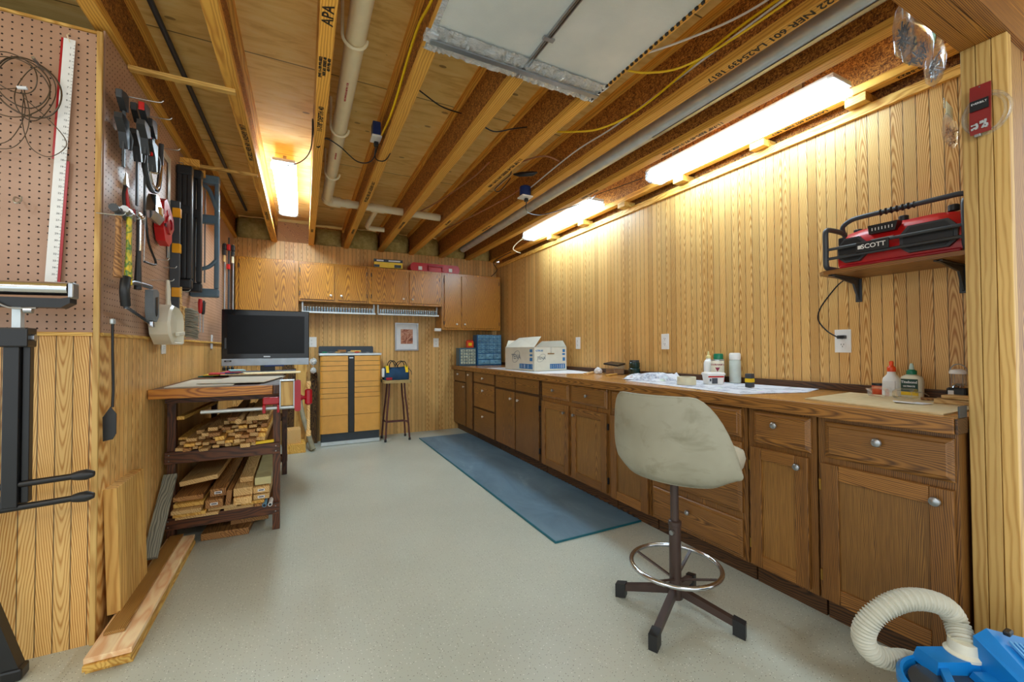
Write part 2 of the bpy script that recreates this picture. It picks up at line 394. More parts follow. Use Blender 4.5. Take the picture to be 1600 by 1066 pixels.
struct(MB().box(XL-.12, XL-.03, YN+.1, YB, 1.2, 2.39).build('wall_left_upper', M_dark))
struct(MB().box(-3.2, XL-.01, YN+.04, YN+.1, 1.2, 2.36).build('wall_front_upper', M_dark))
struct(MB().box(-3.2, XL-.13, YN+.6, YN+.7, 0, 2.69).build('wall_cavity_shade', M_dark))  # dark sheet that paints the shade of the space above the front wall
# wall frame beside the opening, triple header over it
struct(MB().box(1.985, XR+.3, .452, .54, 0, 2.39).build('wall_opening', wood('ash_panel_opening', (196, 150, 84), (130, 84, 36), 'Z', 'X', .3, True, F=110, slope=.1, rough=.5)))
t = thing('jamb_post', 'light pine triple stud post at the right edge of the opening', 'post', (1.99, .495, 0))
for k in range(3):
    y = .442 + k*.035
    MB().box(1.95, 1.984, y, y+.0335, 0, 2.1, bev=.002).build('stud', M_pineZ, t)
t = thing('header_beam', 'laminated timber header beam above the opening at upper right', 'beam', (1.2, .495, 2.1))
for k in range(3):
    y = .436 + k*.0375
    MB().box(.2, XR+.3, y, y+.036, 2.1, 2.389).build('ply', M_lvl, t)
# pegboards with wood edging
t = thing('pegboard', 'brown pegboard on the wall facing the camera behind the wire coil', 'pegboard', (-1.6, YN-.01, 1.19), 'brown pegboards above the panelling')
MB().box(-2.6, XL-.0125, YN-.006, YN-.0005, 1.19, 2.351).build('board', M_pegX, t)
MB().box(XL-.012, XL+.006, YN-.014, YN-.0005, .0, 2.365, bev=.003).build('corner_trim', M_pineZ, t)
MB().box(-2.6, XL-.0125, YN-.014, YN-.0005, 1.176, 1.190, bev=.002).build('bottom_trim', M_pineX, t)
MB().box(-2.6, XL-.012, YN-.012, YN+.02, 2.352, 2.362).build('top_trim', M_pineX, t)
t = thing('pegboard', 'brown pegboard on the left wall full of hanging hand tools', 'pegboard', (XL+.005, 3.8, 1.19), 'brown pegboards above the panelling')
MB().box(XL, XL+.006, YN+.012, YB-.002, 1.19, 2.385).build('board', M_pegY, t)
MB().box(XL, XL+.012, YN+.012, YB-.002, 1.176, 1.190, bev=.002).build('bottom_trim', M_pine, t)

# ------------------------------------------------------------------ joists
def joist(x0, w, label, txt=None, y0=-2.5, y1=YB+.25):
    t = thing('floor_joist', label, 'joist', (x0+w/2, 2.5, JZ), 'wooden I-joists under the floor above')
    MB().box(x0, x0+w, y0, y1, JZ, JZ+.04, bev=.002).build('bottom_flange', M_flange, t)
    MB().box(x0, x0+w, y0, y1, 2.652, 2.69).build('top_flange', M_flange, t)
    MB().box(x0+w/2-.005, x0+w/2+.005, y0, y1, JZ+.04, 2.652).build('web', M_osb, t)
    for body, y, size, d, *dx in txt or []:
        text('lettering', body, basis((x0+w/2+(dx[0] if dx else 0), y, JZ-.0006), (0, d, 0), (d, 0, 0)), size, M_ink, t, offs=.0009)
    return t
joist(-.742, .06, 'I-joist running along the top of the left pegboard wall', [('LA25439 1817', 1.85, .04, -1)])
joist(-.342, .06, 'I-joist between the grey conduit and the square ceiling lamp', [('PFS-5822 NER 601 LA25439 1817', 3.0, .036, -1), ('11-7/8 APA REPI-40', 4.55, .034, -1)])
joist(.052, .058, 'I-joist with APA stamp beside the large white drain pipe', [('11-7/8" DEPTH 40', 2.5, .036, -1), ('EWS 11-7/8 PFS-5822', 2.03, .017, -1, -.017), ('NER 601 SERIES 40', 2.02, .017, -1), ('4819 PRI-400', 2.0, .017, -1, .017), ('APA', 1.70, .058, -1), ('EWS PRI', 4.9, .03, -1)])
joist(.447, .058, 'I-joist carrying the blue outlet box and meeting the left edge of the foil duct', [('PFS-5822 NER 601 LA25439 1817', 3.5, .034, -1), ('11-7/8" REPI-40', 4.75, .03, -1)])
joist(.868, .062, 'unstamped I-joist running under the middle of the foil duct', [('11-7/8 REPI-40 SERIES', 4.3, .03, -1)])
joist(1.27, .056, 'stamped I-joist meeting the right end of the foil duct', [('11-7/8" PRI-40 SERIES APA EWS 1-800', 2.7, .034, 1), ('LA25439 601', 4.0, .03, 1)])
joist(1.69, .062, 'I-joist left of the shiny metal duct with large number stamp', [('PFS-5822 NER 601 LA25439 1817', 1.0, .047, 1), ('11-7/8" APA PRI-40', 4.0, .03, 1)])
joist(2.08, .06, 'I-joist between the shiny metal duct and the wall lamps', [('11-7/8" REPI-40 97-3145R 3986', 1.75, .034, 1), ('APA EWS SERIES', 2.75, .03, 1)])
joist(2.475, .06, 'I-joist lying directly over the right panelled wall', [('LA25439 601 NER 1817', 1.35, .03, 1), ('PFS-5822', .85, .032, 1), ('LA25439 1817 NER', 3.4, .03, 1)])
for x0, y, l in ((2.485, 1.07, 'nearest'), (2.485, 1.58, 'second'), (2.475, 2.17, 'third'), (2.47, 2.78, 'fourth'), (2.46, 3.36, 'fifth'), (2.46, 3.95, 'farthest')):
    nm = {'nearest': 'pine packing block wedged over the wall beside the near lamp end', 'second': 'pine packing block wedged over the wall at mid near lamp', 'third': 'pine packing block wedged over the wall at the far end of the near lamp',
          'fourth': 'pine packing block wedged over the wall where the bright far lamp begins', 'fifth': 'pine packing block wedged over the wall at mid far lamp', 'farthest': 'pine packing block wedged over the wall where the far lamp ends'}[l]
    tag(MB().box(x0, x0+.12, y-.045, y+.045, 2.346, 2.389, bev=.002).build('packing_block', M_pine), nm, 'block', 'packing blocks on the right wall')
# bridging sticks
tag(MB().box(-.70, -.30, 2.385, 2.415, 2.372, 2.389).build('bridging_stick', M_pineX), 'thin pine strip nailed across the two left joists, nearer one', 'strip', 'strips across the left joists')
tag(MB().box(-.70, -.30, 3.47, 3.50, 2.372, 2.389).build('bridging_stick', M_pineX), 'thin pine strip nailed across the two left joists, above the saw horses', 'strip', 'strips across the left joists')
# fibreglass batts in the joist bays over the back wall
bays = [(-.68, -.345, 'over the left corner clamps'), (.115, .444, 'behind the elbow of the white drain pipe'), (.51, .864, 'behind the short white pipe stub'),
        (.935, 1.266, 'above the yellow box'), (1.33, 1.686, 'above the red case'), (1.755, 2.076, 'above the narrow cupboard door'), (2.145, 2.47, 'in the right corner bay')]
for a, b, w in bays:
    mb = MB(); n, m = 10, 8; g = []
    for i in range(n+1):
        row = []
        for j in range(m+1):
            u, v = i/n, j/m; bulge = math.sin(math.pi*u)**.5*math.sin(math.pi*min(1, v*.95+.05))**.5
            row.append(mb.bm.verts.new((a+.003+(b-a-.006)*u, YB+.15-.13*bulge-.03*rnd.random(), 2.407+.24*v)))
        g.append(row)
    for i in range(n):
        for j in range(m): mb.bm.faces.new((g[i][j], g[i+1][j], g[i+1][j+1], g[i][j+1]))
    o = mb.build('insulation_batt', M_insul, smooth=True)
    o.modifiers.new('thick', 'SOLIDIFY').thickness = .04
    tag(o, 'yellow fibreglass batt stuffed %s' % w, 'insulation', 'batts in the joist bays')
tag(MB().box(-.28, .05, YB+.04, YB+.06, 2.406, 2.65).build('blocking_panel', M_brownwd), 'plain brown board closing the joist bay behind the left lamp', 'panel')

# ------------------------------------------------------------------ lamps
def lamp(x0, x1, y0, y1, z0, z1, label, up, lm=None):
    t = thing('ceiling_lamp', label, 'lamp', ((x0+x1)/2, (y0+y1)/2, z0), 'wraparound fluorescent lamps')
    w = x1-x0; xc = (x0+x1)/2
    prof = [(x0, z1-.012), (x0+.012, z0+.012), (x0+.035, z0), (x1-.035, z0), (x1-.012, z0+.012), (x1, z1-.012)]
    MB().prism(prof, y0+.025, y1-.025, 'Y').build('lens', lm or M_lens, t)
    for a, b in ((y0, y0+.024), (y1-.024, y1)):
        MB().prism([(x0-.003, z1), (x0-.002, z0+.012), (x0+.03, z0-.004), (x1-.03, z0-.004), (x1+.002, z0+.012), (x1+.003, z1)], a, b, 'Y').build('end_cap', M_clear, t)
    MB().box(x0+.006, x1-.006, y0+.002, y1-.002, z1-.011, z1+.014).build('housing', M_white, t)
    b = MB()
    for y in (y0+.2, y1-.2): b.box(xc-.012, xc+.012, y-.02, y+.02, z1+.015, up)
    b.build('hanger', M_steel, t)
    return t
lamp(-.225, -.055, 3.62, 4.84, 2.50, 2.58, 'lit wraparound lamp left of the white drain pipe', 2.69, M_lens2)
lamp(2.285, 2.462, 1.07, 2.30, 2.365, 2.44, 'lit wraparound lamp above the right wall, nearest to the opening', 2.69)
lamp(2.235, 2.41, 2.93, 4.16, 2.365, 2.44, 'lit wraparound lamp above the right wall, nearest to the back', 2.69)

# ------------------------------------------------------------------ pipes, duct, cables
t = thing('drain_pipe', 'large cream white drain pipe hung below the subfloor with elbow and branch', 'pipe', (.19, 1.9, 2.46))
m = MB()
m.tube([(.215, -2.4, 2.50), (.205, 1.7, 2.505), (.19, 4.12, 2.51)], .043, 24)
m.build('main_pipe', M_pvc, t, smooth=True)
def arc(c, r, a0, a1, n, fn): return [fn(c, r, R(a0+(a1-a0)*i/n)) for i in range(n+1)]
el = [(.19, 4.10, 2.51), (.19, 4.16, 2.51)] + [(.19+.06*(1-math.cos(R(a))), 4.16+.06*math.sin(R(a)), 2.51) for a in (20, 45, 70, 90)] + [(.31, 4.22, 2.51)]
MB().tube(el, .048, 20).build('elbow', M_pvc, t, smooth=True)
MB().tube([(.30, 4.22, 2.51), (.59, 4.22, 2.507)], .036, 20).build('branch_pipe', M_pvc, t, smooth=True)
MB().tube([(.36, 4.22, 2.51), (.40, 4.22, 2.51)], .042, 20).build('collar', M_pvc, t, smooth=True)
MB().tube([(.585, 4.22, 2.508), (.71, 4.22, 2.506)], .042, 20).build('tee', M_pvc, t, smooth=True)
MB().tube([(.70, 4.22, 2.507), (1.28, 4.22, 2.50)], .036, 20).build('branch_pipe', M_pvc, t, smooth=True)
MB().tube([(.90, 4.22, 2.504), (.925, 4.22, 2.504)], .041, 20).build('collar', M_pvc, t, smooth=True)
MB().tube([(.64, 4.22, 2.50), (.63, 4.5, 2.49), (.625, 4.78, 2.48), (.64, 4.84, 2.48), (.69, 4.86, 2.48), (.82, 4.86, 2.48)], .026, 16).build('stub_pipe', M_pvc, t, smooth=True)
for y in (.9, 1.93, 2.78, 3.52):
    h = [(.20-.052, y, 2.69), (.20-.052, y, 2.56)] + [(.20+.052*math.cos(R(a)), y+.004, 2.505+.052*math.sin(R(a))) for a in range(180, 380, 20)]
    m = MB().tube(h, .0075, 8); m.build('pipe_hook', M_pvc, t, smooth=True)
for y, b in ((1.25, 'PVC DWV 3 IN. ASTM D2665'), (2.3, 'NSF-DWV SCH 40 PVC 1120'), (3.1, 'ASTM D2665 NSF')):
    text('printing', b, basis((.196, y, 2.4612), (0, -1, 0), (-1, 0, 0)), .014, M_red_ink, t, ext=.0008)
tag(MB().tube([(-.58, -2.4, 2.64), (-.6, 2.2, 2.64), (-.585, 4.0, 2.64), (-.56, 5.3, 2.64)], .013, 12).build('conduit', M_dkgrey, smooth=True), 'thin dark grey conduit running along the left joist bay', 'conduit')
t = thing('round_duct', 'shiny galvanised metal pipe duct running beside the wall lamps', 'duct', (1.93, 2, 2.42))
MB().tube([(1.95, -2.4, 2.475), (1.94, 1.9, 2.475)], .052, 28).build('duct_section', M_galv, t, smooth=True)
MB().tube([(1.94, 1.88, 2.475), (1.93, 3.2, 2.475)], .050, 28).build('duct_section', M_galv, t, smooth=True)
MB().tube([(1.93, 3.18, 2.475), (1.93, 5.3, 2.475)], .048, 28).build('duct_section', M_galv, t, smooth=True)
MB().box(1.925, 1.945, -2.4, 1.88, 2.4185, 2.4235).build('seam', M_steel, t)
t = thing('panned_duct', 'foil faced duct panel nailed under the joists with crumpled foil tape', 'duct', (.88, .6, 2.36))
MB().box(.455, .866, -1.5, 1.60, 2.372, 2.384).build('foil_panel', M_foil, t)
MB().box(.885, 1.285, -1.5, 1.60, 2.372, 2.384).build('foil_panel', M_foil, t)
MB().box(.864, .868, -1.5, 1.66, 2.362, 2.372).box(.883, .887, -1.5, 1.66, 2.362, 2.372).box(.874, .877, -1.5, 1.66, 2.366, 2.372).build('seam_strip', M_steel, t)
for a, b in ((.44, .87), (.872, 1.30)):
    m = MB(); g = []; n, k = 46, 8
    for i in range(n+1):
        g.append([m.bm.verts.new((a+(b-a)*i/n, 1.535+.16*j/k, 2.366+rnd.uniform(-.005, .005)+(.0 if j < k else .02))) for j in range(k+1)])
    for i in range(n):
        for j in range(k): m.bm.faces.new((g[i][j], g[i+1][j], g[i+1][j+1], g[i][j+1]))
    m.build('foil_tape', M_tape, t, smooth=True)
MB().box(.45, 1.29, 1.60, 1.625, 2.352, 2.358).build('end_strip', M_steel, t)
m = MB().boxc((.45, 1.60, 2.368), (.05, .05, .02)).boxc((.452, 1.3, 2.372), (.02, .6, .006)); m.build('foil_patch', M_tape, t)
m = MB()
for y in (.35, .75, 1.1, 1.4): m.boxc((.876, y, 2.362), (.05, .02, .006))
m.build('clip', M_steel, t)
m = MB()
for i in range(26): m.boxc((1.287, .95+i*.028, 2.368), (.008, .012, .01))
m.build('staple_row', M_black, t)

def cable(name, label, pts, r, mat, cat='cable', sub=6):
    P = [Vector(p) for p in pts]; out = []
    for i in range(len(P)-1):
        p0, p1, p2, p3 = P[max(i-1, 0)], P[i], P[i+1], P[min(i+2, len(P)-1)]
        for k in range(sub):
            t_ = k/sub
            out.append(.5*((2*p1)+(-p0+p2)*t_+(2*p0-5*p1+4*p2-p3)*t_*t_+(-p0+3*p1-3*p2+p3)*t_**3))
    out.append(P[-1])
    m = MB().tube(out, r, 8)
    if label is None: return m
    return tag(m.build(name, mat, smooth=True), label, cat)
def smooth_pts(pts, sub=6):
    P = [Vector(p) for p in pts]; out = []
    for i in range(len(P)-1):
        p0, p1, p2, p3 = P[max(i-1, 0)], P[i], P[i+1], P[min(i+2, len(P)-1)]
        for k in range(sub):
            t_ = k/sub
            out.append(.5*((2*p1)+(-p0+p2)*t_+(2*p0-5*p1+4*p2-p3)*t_*t_+(-p0+3*p1-3*p2+p3)*t_**3))
    return out + [P[-1]]
cable('extension_cord', 'black cord from the left lamp over a joist to the blue outlet box', [(-.14, 3.6, 2.54), (-.13, 3.4, 2.45), (-.02, 3.15, 2.40), (.04, 3.0, 2.44), (.047, 2.85, 2.56), (.055, 2.84, 2.44), (.08, 2.84, 2.384), (.115, 2.80, 2.43), (.2, 2.82, 2.41), (.32, 2.93, 2.38), (.41, 2.92, 2.40), (.443, 2.85, 2.49)], .004, M_black, 'cord')
cable('extension_cord', 'black cord looping from the blue outlet box up to the subfloor hole', [(.43, 2.84, 2.49), (.425, 2.88, 2.42), (.445, 2.85, 2.378), (.49, 2.80, 2.38), (.51, 2.6, 2.43), (.515, 2.4, 2.55), (.55, 2.35, 2.62), (.72, 2.36, 2.56), (.86, 2.38, 2.56)], .004, M_black, 'cord')
cable('extension_cord', 'black cord crossing the bay behind the foil duct', [(.935, 2.33, 2.51), (1.05, 2.33, 2.47), (1.17, 2.30, 2.50), (1.268, 2.29, 2.53)], .004, M_black, 'cord')
cable('extension_cord', 'black cord from the round blue box to the far wall lamp', [(1.665, 3.02, 2.36), (1.68, 3.06, 2.30), (1.80, 3.2, 2.32), (1.98, 3.28, 2.36), (2.1, 3.05, 2.37), (2.26, 2.92, 2.42)], .004, M_black, 'cord')
cable('extension_cord', 'thin dark cord joining the two wall lamps', [(2.24, 2.9, 2.42), (2.15, 2.7, 2.38), (2.2, 2.5, 2.38), (2.30, 2.34, 2.41)], .003, M_black, 'cord')
cable('extension_cord', 'dark cord dangling beside the cupboard in the far right corner', [(2.46, 4.9, 2.40), (2.47, 5.25, 2.40), (2.45, 5.45, 2.36), (2.53, 5.5, 2.27), (2.45, 5.5, 2.18), (2.40, 5.45, 2.14)], .005, M_black, 'cord')
cable('electric_cable', 'pale cord tail hanging off the far end of the far wall lamp', [(2.3, 4.17, 2.42), (2.24, 4.3, 2.36), (2.21, 4.35, 2.30), (2.24, 4.32, 2.26), (2.27, 4.28, 2.24)], .006, M_pvc)
cable('electric_cable', 'yellow cable sagging along the joist web right of the foil duct', [(1.31, 2.3, 2.52), (1.49, 2.12, 2.47), (1.60, 1.95, 2.44), (1.68, 1.7, 2.46), (1.70, 1.2, 2.52), (1.69, .7, 2.50), (1.69, .2, 2.52)], .006, M_yel)
cable('electric_cable', 'yellow cable looping below the foil duct edge', [(1.32, 1.5, 2.44), (1.46, 1.45, 2.43), (1.60, 1.33, 2.44), (1.66, 1.0, 2.45), (1.66, .5, 2.46)], .005, M_yel)
cable('electric_cable', 'white cable stapled to the joist web above the round blue box', [(1.69, 3.02, 2.46), (1.70, 2.4, 2.50), (1.71, 1.95, 2.485), (1.71, 1.4, 2.50), (1.71, .9, 2.51), (1.71, .2, 2.52)], .005, M_white)
cable('electric_cable', 'white cable crossing the bay above the yellow loop', [(1.36, 1.42, 2.46), (1.5, 1.3, 2.49), (1.66, 1.1, 2.53), (1.71, .85, 2.55), (1.71, .3, 2.56)], .005, M_white)
cable('electric_cable', 'yellow cable tucked up beside the foil duct joist', [(.43, .2, 2.47), (.44, 1.4, 2.46), (.44, 1.8, 2.52), (.435, 2.3, 2.44), (.44, 2.7, 2.48)], .006, M_yel)
for lab, pts in (('two tan cables threaded across the bay behind the white branch pipe', [(1.0, 4.6, 2.56), (1.15, 3.9, 2.54), (1.24, 3.2, 2.53), (1.27, 2.9, 2.55)]),
                 ('tan cable curving over the clamp plug in the middle bay', [(1.34, 3.3, 2.5), (1.40, 2.9, 2.52), (1.55, 2.6, 2.53), (1.68, 2.55, 2.50)]),
                 ('tan cable running low along the bay left of the metal duct', [(1.36, 5.0, 2.5), (1.5, 4.2, 2.48), (1.66, 3.4, 2.50), (1.69, 3.1, 2.52)])):
    cable('electric_cable', lab, pts, .006, plain('tan_cable', (176, 120, 84), .5))
tag(MB().tube([(1.42, 2.78, 2.44), (1.45, 2.74, 2.43), (1.52, 2.66, 2.42), (1.54, 2.63, 2.42)], [.006, .018, .018, .006], 12).build('plug_adapter', M_black, smooth=True), 'small black inline plug dangling in the middle joist bay', 'plug')
cable('extension_cord', 'thin black cord looping below the inline plug', [(1.30, 2.7, 2.52), (1.40, 2.78, 2.455), (1.36, 2.85, 2.40), (1.34, 2.95, 2.37), (1.40, 2.98, 2.38), (1.43, 2.85, 2.44)], .0035, M_black, 'cord')
t = thing('outlet_box', 'dark blue outlet box with white face on the joist by the drain pipe', 'outlet', (.43, 2.84, 2.47), 'blue outlet boxes on the joists')
MB().boxc((.42, 2.80, 2.55), (.05, .08, .09), bev=.004).build('box', M_dblue, t)
MB().boxc((.42, 2.80, 2.497), (.062, .10, .014), bev=.003).build('cover_plate', M_white, t)
MB().boxc((.425, 2.83, 2.475), (.028, .03, .03), bev=.005).build('plug', M_black, t)
t = thing('outlet_box', 'round dark blue outlet box with white face near the metal duct', 'outlet', (1.655, 3.02, 2.38), 'blue outlet boxes on the joists')
MB().lathe((1.65, 3.02, 2.39), [(.045, 0), (.047, .01), (.047, .075), (.04, .08)], 20).build('box', M_dblue, t, smooth=True)
MB().boxc((1.65, 3.02, 2.381), (.10, .10, .012), bev=.004).build('cover_plate', M_white, t)
MB().boxc((1.66, 3.02, 2.36), (.028, .03, .028), bev=.005).build('plug', M_black, t)
cable('flexible_pipe', 'orange red hose end at the top right corner', [(1.70, .32, 1.99), (1.74, .35, 1.93), (1.76, .36, 1.90)], .012, plain('red_orange', (190, 70, 40), .4), 'hose')

# ------------------------------------------------------------------ base cabinets along the right wall
M_dkoak_gapshade = wood('dark_oak_and_gap_shade', (98, 62, 28), (50, 30, 12), 'Y', 'Z', None, F=80, rough=.5)
DX = 1.885                                           # face of doors; carcass front at 1.900
def knob(x, y, z, parent, mat=None, r=.013, d=(-1, 0, 0)):
    M = Vector((0, 0, 1)).rotation_difference(Vector(d)).to_matrix().to_4x4()
    MB().lathe((x, y, z), [(.005, 0), (.005, .008), (r*.8, .011), (r, .017), (r*.9, .023), (r*.4, .027)], 16, M).build('knob', mat or M_steel, parent, smooth=True)
def flat_front(y0, y1, z0, z1, parent, nm, mat, kn=None, km=None, kr=.010):
    o = MB().box(DX, 1.899, y0, y1, z0, z1, bev=.003).build(nm, mat, parent)
    if kn: knob(DX, kn[0], kn[1], o, km or M_brass, .014)
    return o
def raised_drawer(y0, y1, z0, z1, parent, kn=None, kr=.015):
    b = .018
    m = MB().loft([[(1.899, y0, z0), (1.899, y1, z0), (1.899, y1, z1), (1.899, y0, z1)], [(1.890, y0, z0), (1.890, y1, z0), (1.890, y1, z1), (1.890, y0, z1)],
                   [(1.886, y0+.006, z0+.006), (1.886, y1-.006, z0+.006), (1.886, y1-.006, z1-.006), (1.886, y0+.006, z1-.006)],
                   [(1.883, y0+b-.003, z0+b-.003), (1.883, y1-b+.003, z0+b-.003), (1.883, y1-b+.003, z1-b+.003), (1.883, y0+b-.003, z1-b+.003)],
                   [(1.879, y0+b, z0+b), (1.879, y1-b, z0+b), (1.879, y1-b, z1-b), (1.879, y0+b, z1-b)]])
    o = m.build('drawer', M_oakY, parent)
    if kn: knob(1.879, kn[0], kn[1], o, M_steel, kr)
    return o
def panel_door(y0, y1, z0, z1, parent, kn=None, fr=.058, kr=.015, hinge=None):
    o = MB().box(1.889, 1.893, y0+fr-.01, y1-fr+.01, z0+fr-.01, z1-fr+.01).build('door', M_oakP, parent)
    for a, b in ((y0, y0+fr), (y1-fr, y1)): 
        MB().box(1.879, 1.899, a, b, z0, z1, bev=.003).build('stile', M_oakZ, o)
    for a, b in ((z0, z0+fr), (z1-fr, z1)): 
        MB().box(1.8795, 1.8985, y0+fr+.0003, y1-fr-.0003, a, b, bev=.003).build('rail', M_oakY, o)
    if kn: knob(1.879, kn[0], kn[1], o, M_steel, kr)
    if hinge is not None:
        for z in (z0+.09, z1-.09): MB().box(1.886, 1.898, hinge-.004, hinge+.004, z-.022, z+.022).build('hinge', M_hinge if hinge < 1.6 else M_blkpl, o)
    return o
def carcass(y0, y1, label, loc_y, mat=M_oakZ):
    t = thing('base_cabinet', label, 'cabinet', (2.2, (y0+y1)/2, 0), 'oak base cabinets under the long worktop')
    MB().box(1.9, XR-.01, max(y0+.0015, .556), y1-.0015, .095, .845).build('body', M_dkoak_gapshade if y0 > 3.18 else mat, t)  # far bodies go darker than their fronts to paint shade into the gaps
    MB().box(1.955, XR-.02, y0+.002, y1-.002, 0, .095).build('plinth', M_dkoak_gapshade, t)
    return t
t = carcass(4.835, YB-.01, 'far corner oak base cabinet with one small drawer, door and pull-out strip', 5.2)
flat_front(5.11, YB-.03, .685, .828, t, 'drawer', M_oakY, (5.37, .775))
flat_front(5.11, YB-.03, .11, .665, t, 'door', M_oakZ, (5.15, .62))
flat_front(4.87, 5.07, .11, .828, t, 'pull_out_panel', M_oakZ, (4.97, .785))
t = carcass(4.175, 4.83, 'oak base cabinet with three stacked flat drawers', 4.5)
for a, b in ((.715, .838), (.415, .695), (.11, .392)): flat_front(4.20, 4.80, a, b, t, 'drawer', M_oakY, (4.50, b-.07))
t = carcass(3.19, 4.17, 'oak base cabinet with two blank fronts over two flat doors', 3.7)
flat_front(3.70, 4.15, .703, .832, t, 'false_front', M_oakY); flat_front(3.225, 3.675, .703, .832, t, 'false_front', M_oakY)
flat_front(3.70, 4.15, .112, .68, t, 'door', M_oakZ, (3.77, .61)); d = flat_front(3.225, 3.675, .112, .68, t, 'door', M_oakZ, (3.61, .61))
for z in (.2, .58): MB().box(1.884, 1.899, 3.212, 3.222, z-.025, z+.025).build('hinge', M_blkpl, d)
t = carcass(2.262, 3.185, 'oak base cabinet with two knobbed drawers over two panelled doors beside the mat', 2.7)
raised_drawer(2.75, 3.165, .692, .832, t, (2.96, .765), .012); raised_drawer(2.285, 2.71, .692, .832, t, (2.50, .765), .012)
panel_door(2.755, 3.165, .108, .66, t, (2.80, .60), kr=.012, hinge=None); panel_door(2.29, 2.71, .108, .66, t, (2.665, .60), kr=.012, hinge=2.283)
t = carcass(1.892, 2.258, 'narrow oak base cabinet partly hidden behind the stool back', 2.1)
raised_drawer(1.905, 2.235, .692, .828, t, (2.05, .765), .012); panel_door(1.905, 2.245, .10, .66, t)
t = carcass(1.272, 1.888, 'oak base cabinet with four wide drawers behind the swivel stool', 1.6)
for a, b in ((.685, .822), (.513, .66), (.32, .50), (.11, .288)): raised_drawer(1.298, 1.868, a, b, t, (1.60, b-.065), .014)
t = carcass(.972, 1.268, 'narrow oak base cabinet with drawer and tall panelled door right of the stool', 1.1)
raised_drawer(.99, 1.235, .675, .822, t, (1.128, .772)); panel_door(1.0, 1.25, .11, .655, t, (1.035, .612), fr=.052, hinge=1.256)
t = carcass(.548, .968, 'wide oak base cabinet with big drawer and door at the near end', .8)
raised_drawer(.563, .937, .675, .818, t, (.758, .77), .016); panel_door(.565, .95, .105, .65, t, (.605, .607), fr=.06, kr=.016, hinge=.957)
# worktop
t = thing('worktop', 'long oak worktop running along the right wall to the back corner', 'worktop', (2.2, 3, .846))
MB().box(1.875, XR-.002, .552, YB-.005, .846, .886).build('top', M_top, t)
MB().box(1.862, 1.876, .555, YB-.005, .835, .888, bev=.003).build('front_edge', M_oakY, t)
MB().box(1.866, 1.95, .5475, .5535, .836, .886, bev=.001).build('end_cap', M_dkoak_gapshade, t)
MB().box(1.89, 1.95, .549, .5535, .887, .925, bev=.001).build('end_plate', M_dkgrey, t)
MB().box(XR-.024, XR-.001, .56, YB-.005, .8865, .925, bev=.003).build('backsplash', M_dkoak_gapshade, t)

# ------------------------------------------------------------------ wall cabinets on the back wall
FY = 5.30
def wall_cab(x0, x1, z0, z1, label, doors, gname='oak wall cabinets over the tool chest'):
    t = thing('wall_cabinet', label, 'cabinet', ((x0+x1)/2, FY+.15, z0), gname)
    MB().box(x0, x1, FY, YB-.004, z0, z1, bev=.002).build('body', M_oakFar, t)
    for a, b, kx in doors:
        o = MB().box(a, b, FY-.016, FY-.001, z0+.025, z1-.03, bev=.003).build('door', M_oakFar, t)
        if kx is not None: knob(kx, FY-.016, z0+.075, o, M_brass, .014, (0, -1, 0))
        hx = a-.004 if (kx is None or kx > (a+b)/2) else b+.004
        for z in (z0+.09, z1-.10): MB().box(hx-.004, hx+.004, FY-.012, FY-.001, z-.025, z+.025).build('hinge', M_blkpl, o)
    return t
wall_cab(-.655, -.052, 1.37, 2.132, 'tall orange oak wall cabinet at the left end behind the television', [(-.62, -.085, None)])
wall_cab(-.05, .715, 1.675, 2.130, 'low orange oak wall cabinet with two doors, left of the two low ones', [(-.035, .322, .285), (.365, .685, .40)])
wall_cab(.717, 1.63, 1.675, 2.128, 'low oak wall cabinet under the yellow box and red case', [(.745, 1.165, 1.125), (1.205, 1.595, 1.24)])
wall_cab(1.632, 2.485, 1.372, 2.126, 'tall oak wall cabinet in the right corner with one narrow and one wide door', [(1.665, 1.865, 1.83), (1.905, 2.455, 1.945)])
tag(MB().boxc((1.59, 5.35, 1.372), (.085, .05, .04), bev=.006).build('sensor_box', M_white), 'small white box fixed at the lower corner of the corner cabinet', 'box')
# rails of small clear vials under the low cabinets
M_vial = plain('vial_glass', (150, 168, 180), .12, .35, .3)
for k, (x0, x1, lab) in enumerate(((-.02, .80, 'left'), (.83, 1.61, 'right'))):
    t = thing('vial_rail', 'thin metal shelf rail under the low wall cabinets, %s section' % lab, 'rail', ((x0+x1)/2, 5.42, 1.56), 'metal rails under the wall cabinets')
    MB().box(x0, x1, 5.36, 5.50, 1.555, 1.560).build('shelf', M_steel, t)
    MB().box(x0, x1, 5.355, 5.36, 1.548, 1.566).build('lip', M_galv, t)
    for x in (x0+.01, x1-.01): MB().box(x-.008, x+.008, 5.42, 5.45, 1.561, 1.674).build('bracket', M_galv, t)
    n = 26
    for i in range(n):
        x = x0+.035+(x1-x0-.07)*i/(n-1); 
        if k == 0 and i == 0:
            vt = MB().lathe((x, 5.385, 1.5605), [(.010, 0), (.012, .003), (.012, .035), (.008, .05)], 10).build('glass_vial', M_vial, smooth=True)
            tag(vt, 'tiny clear vial in the row on the left metal rail', 'vial', 'clear vials on the left rail')
            MB().lathe((x, 5.385, 1.611), [(.0125, 0), (.0125, .012)], 10).build('cap', M_galv, vt, smooth=True)
            v0 = vt
        else:
            v = dup(v0, (x, 5.385+rnd.uniform(-.006, .006), 1.5605))
            if k: v['label'] = 'tiny clear vial in the row on the right metal rail'; v['group'] = 'clear vials on the right rail'
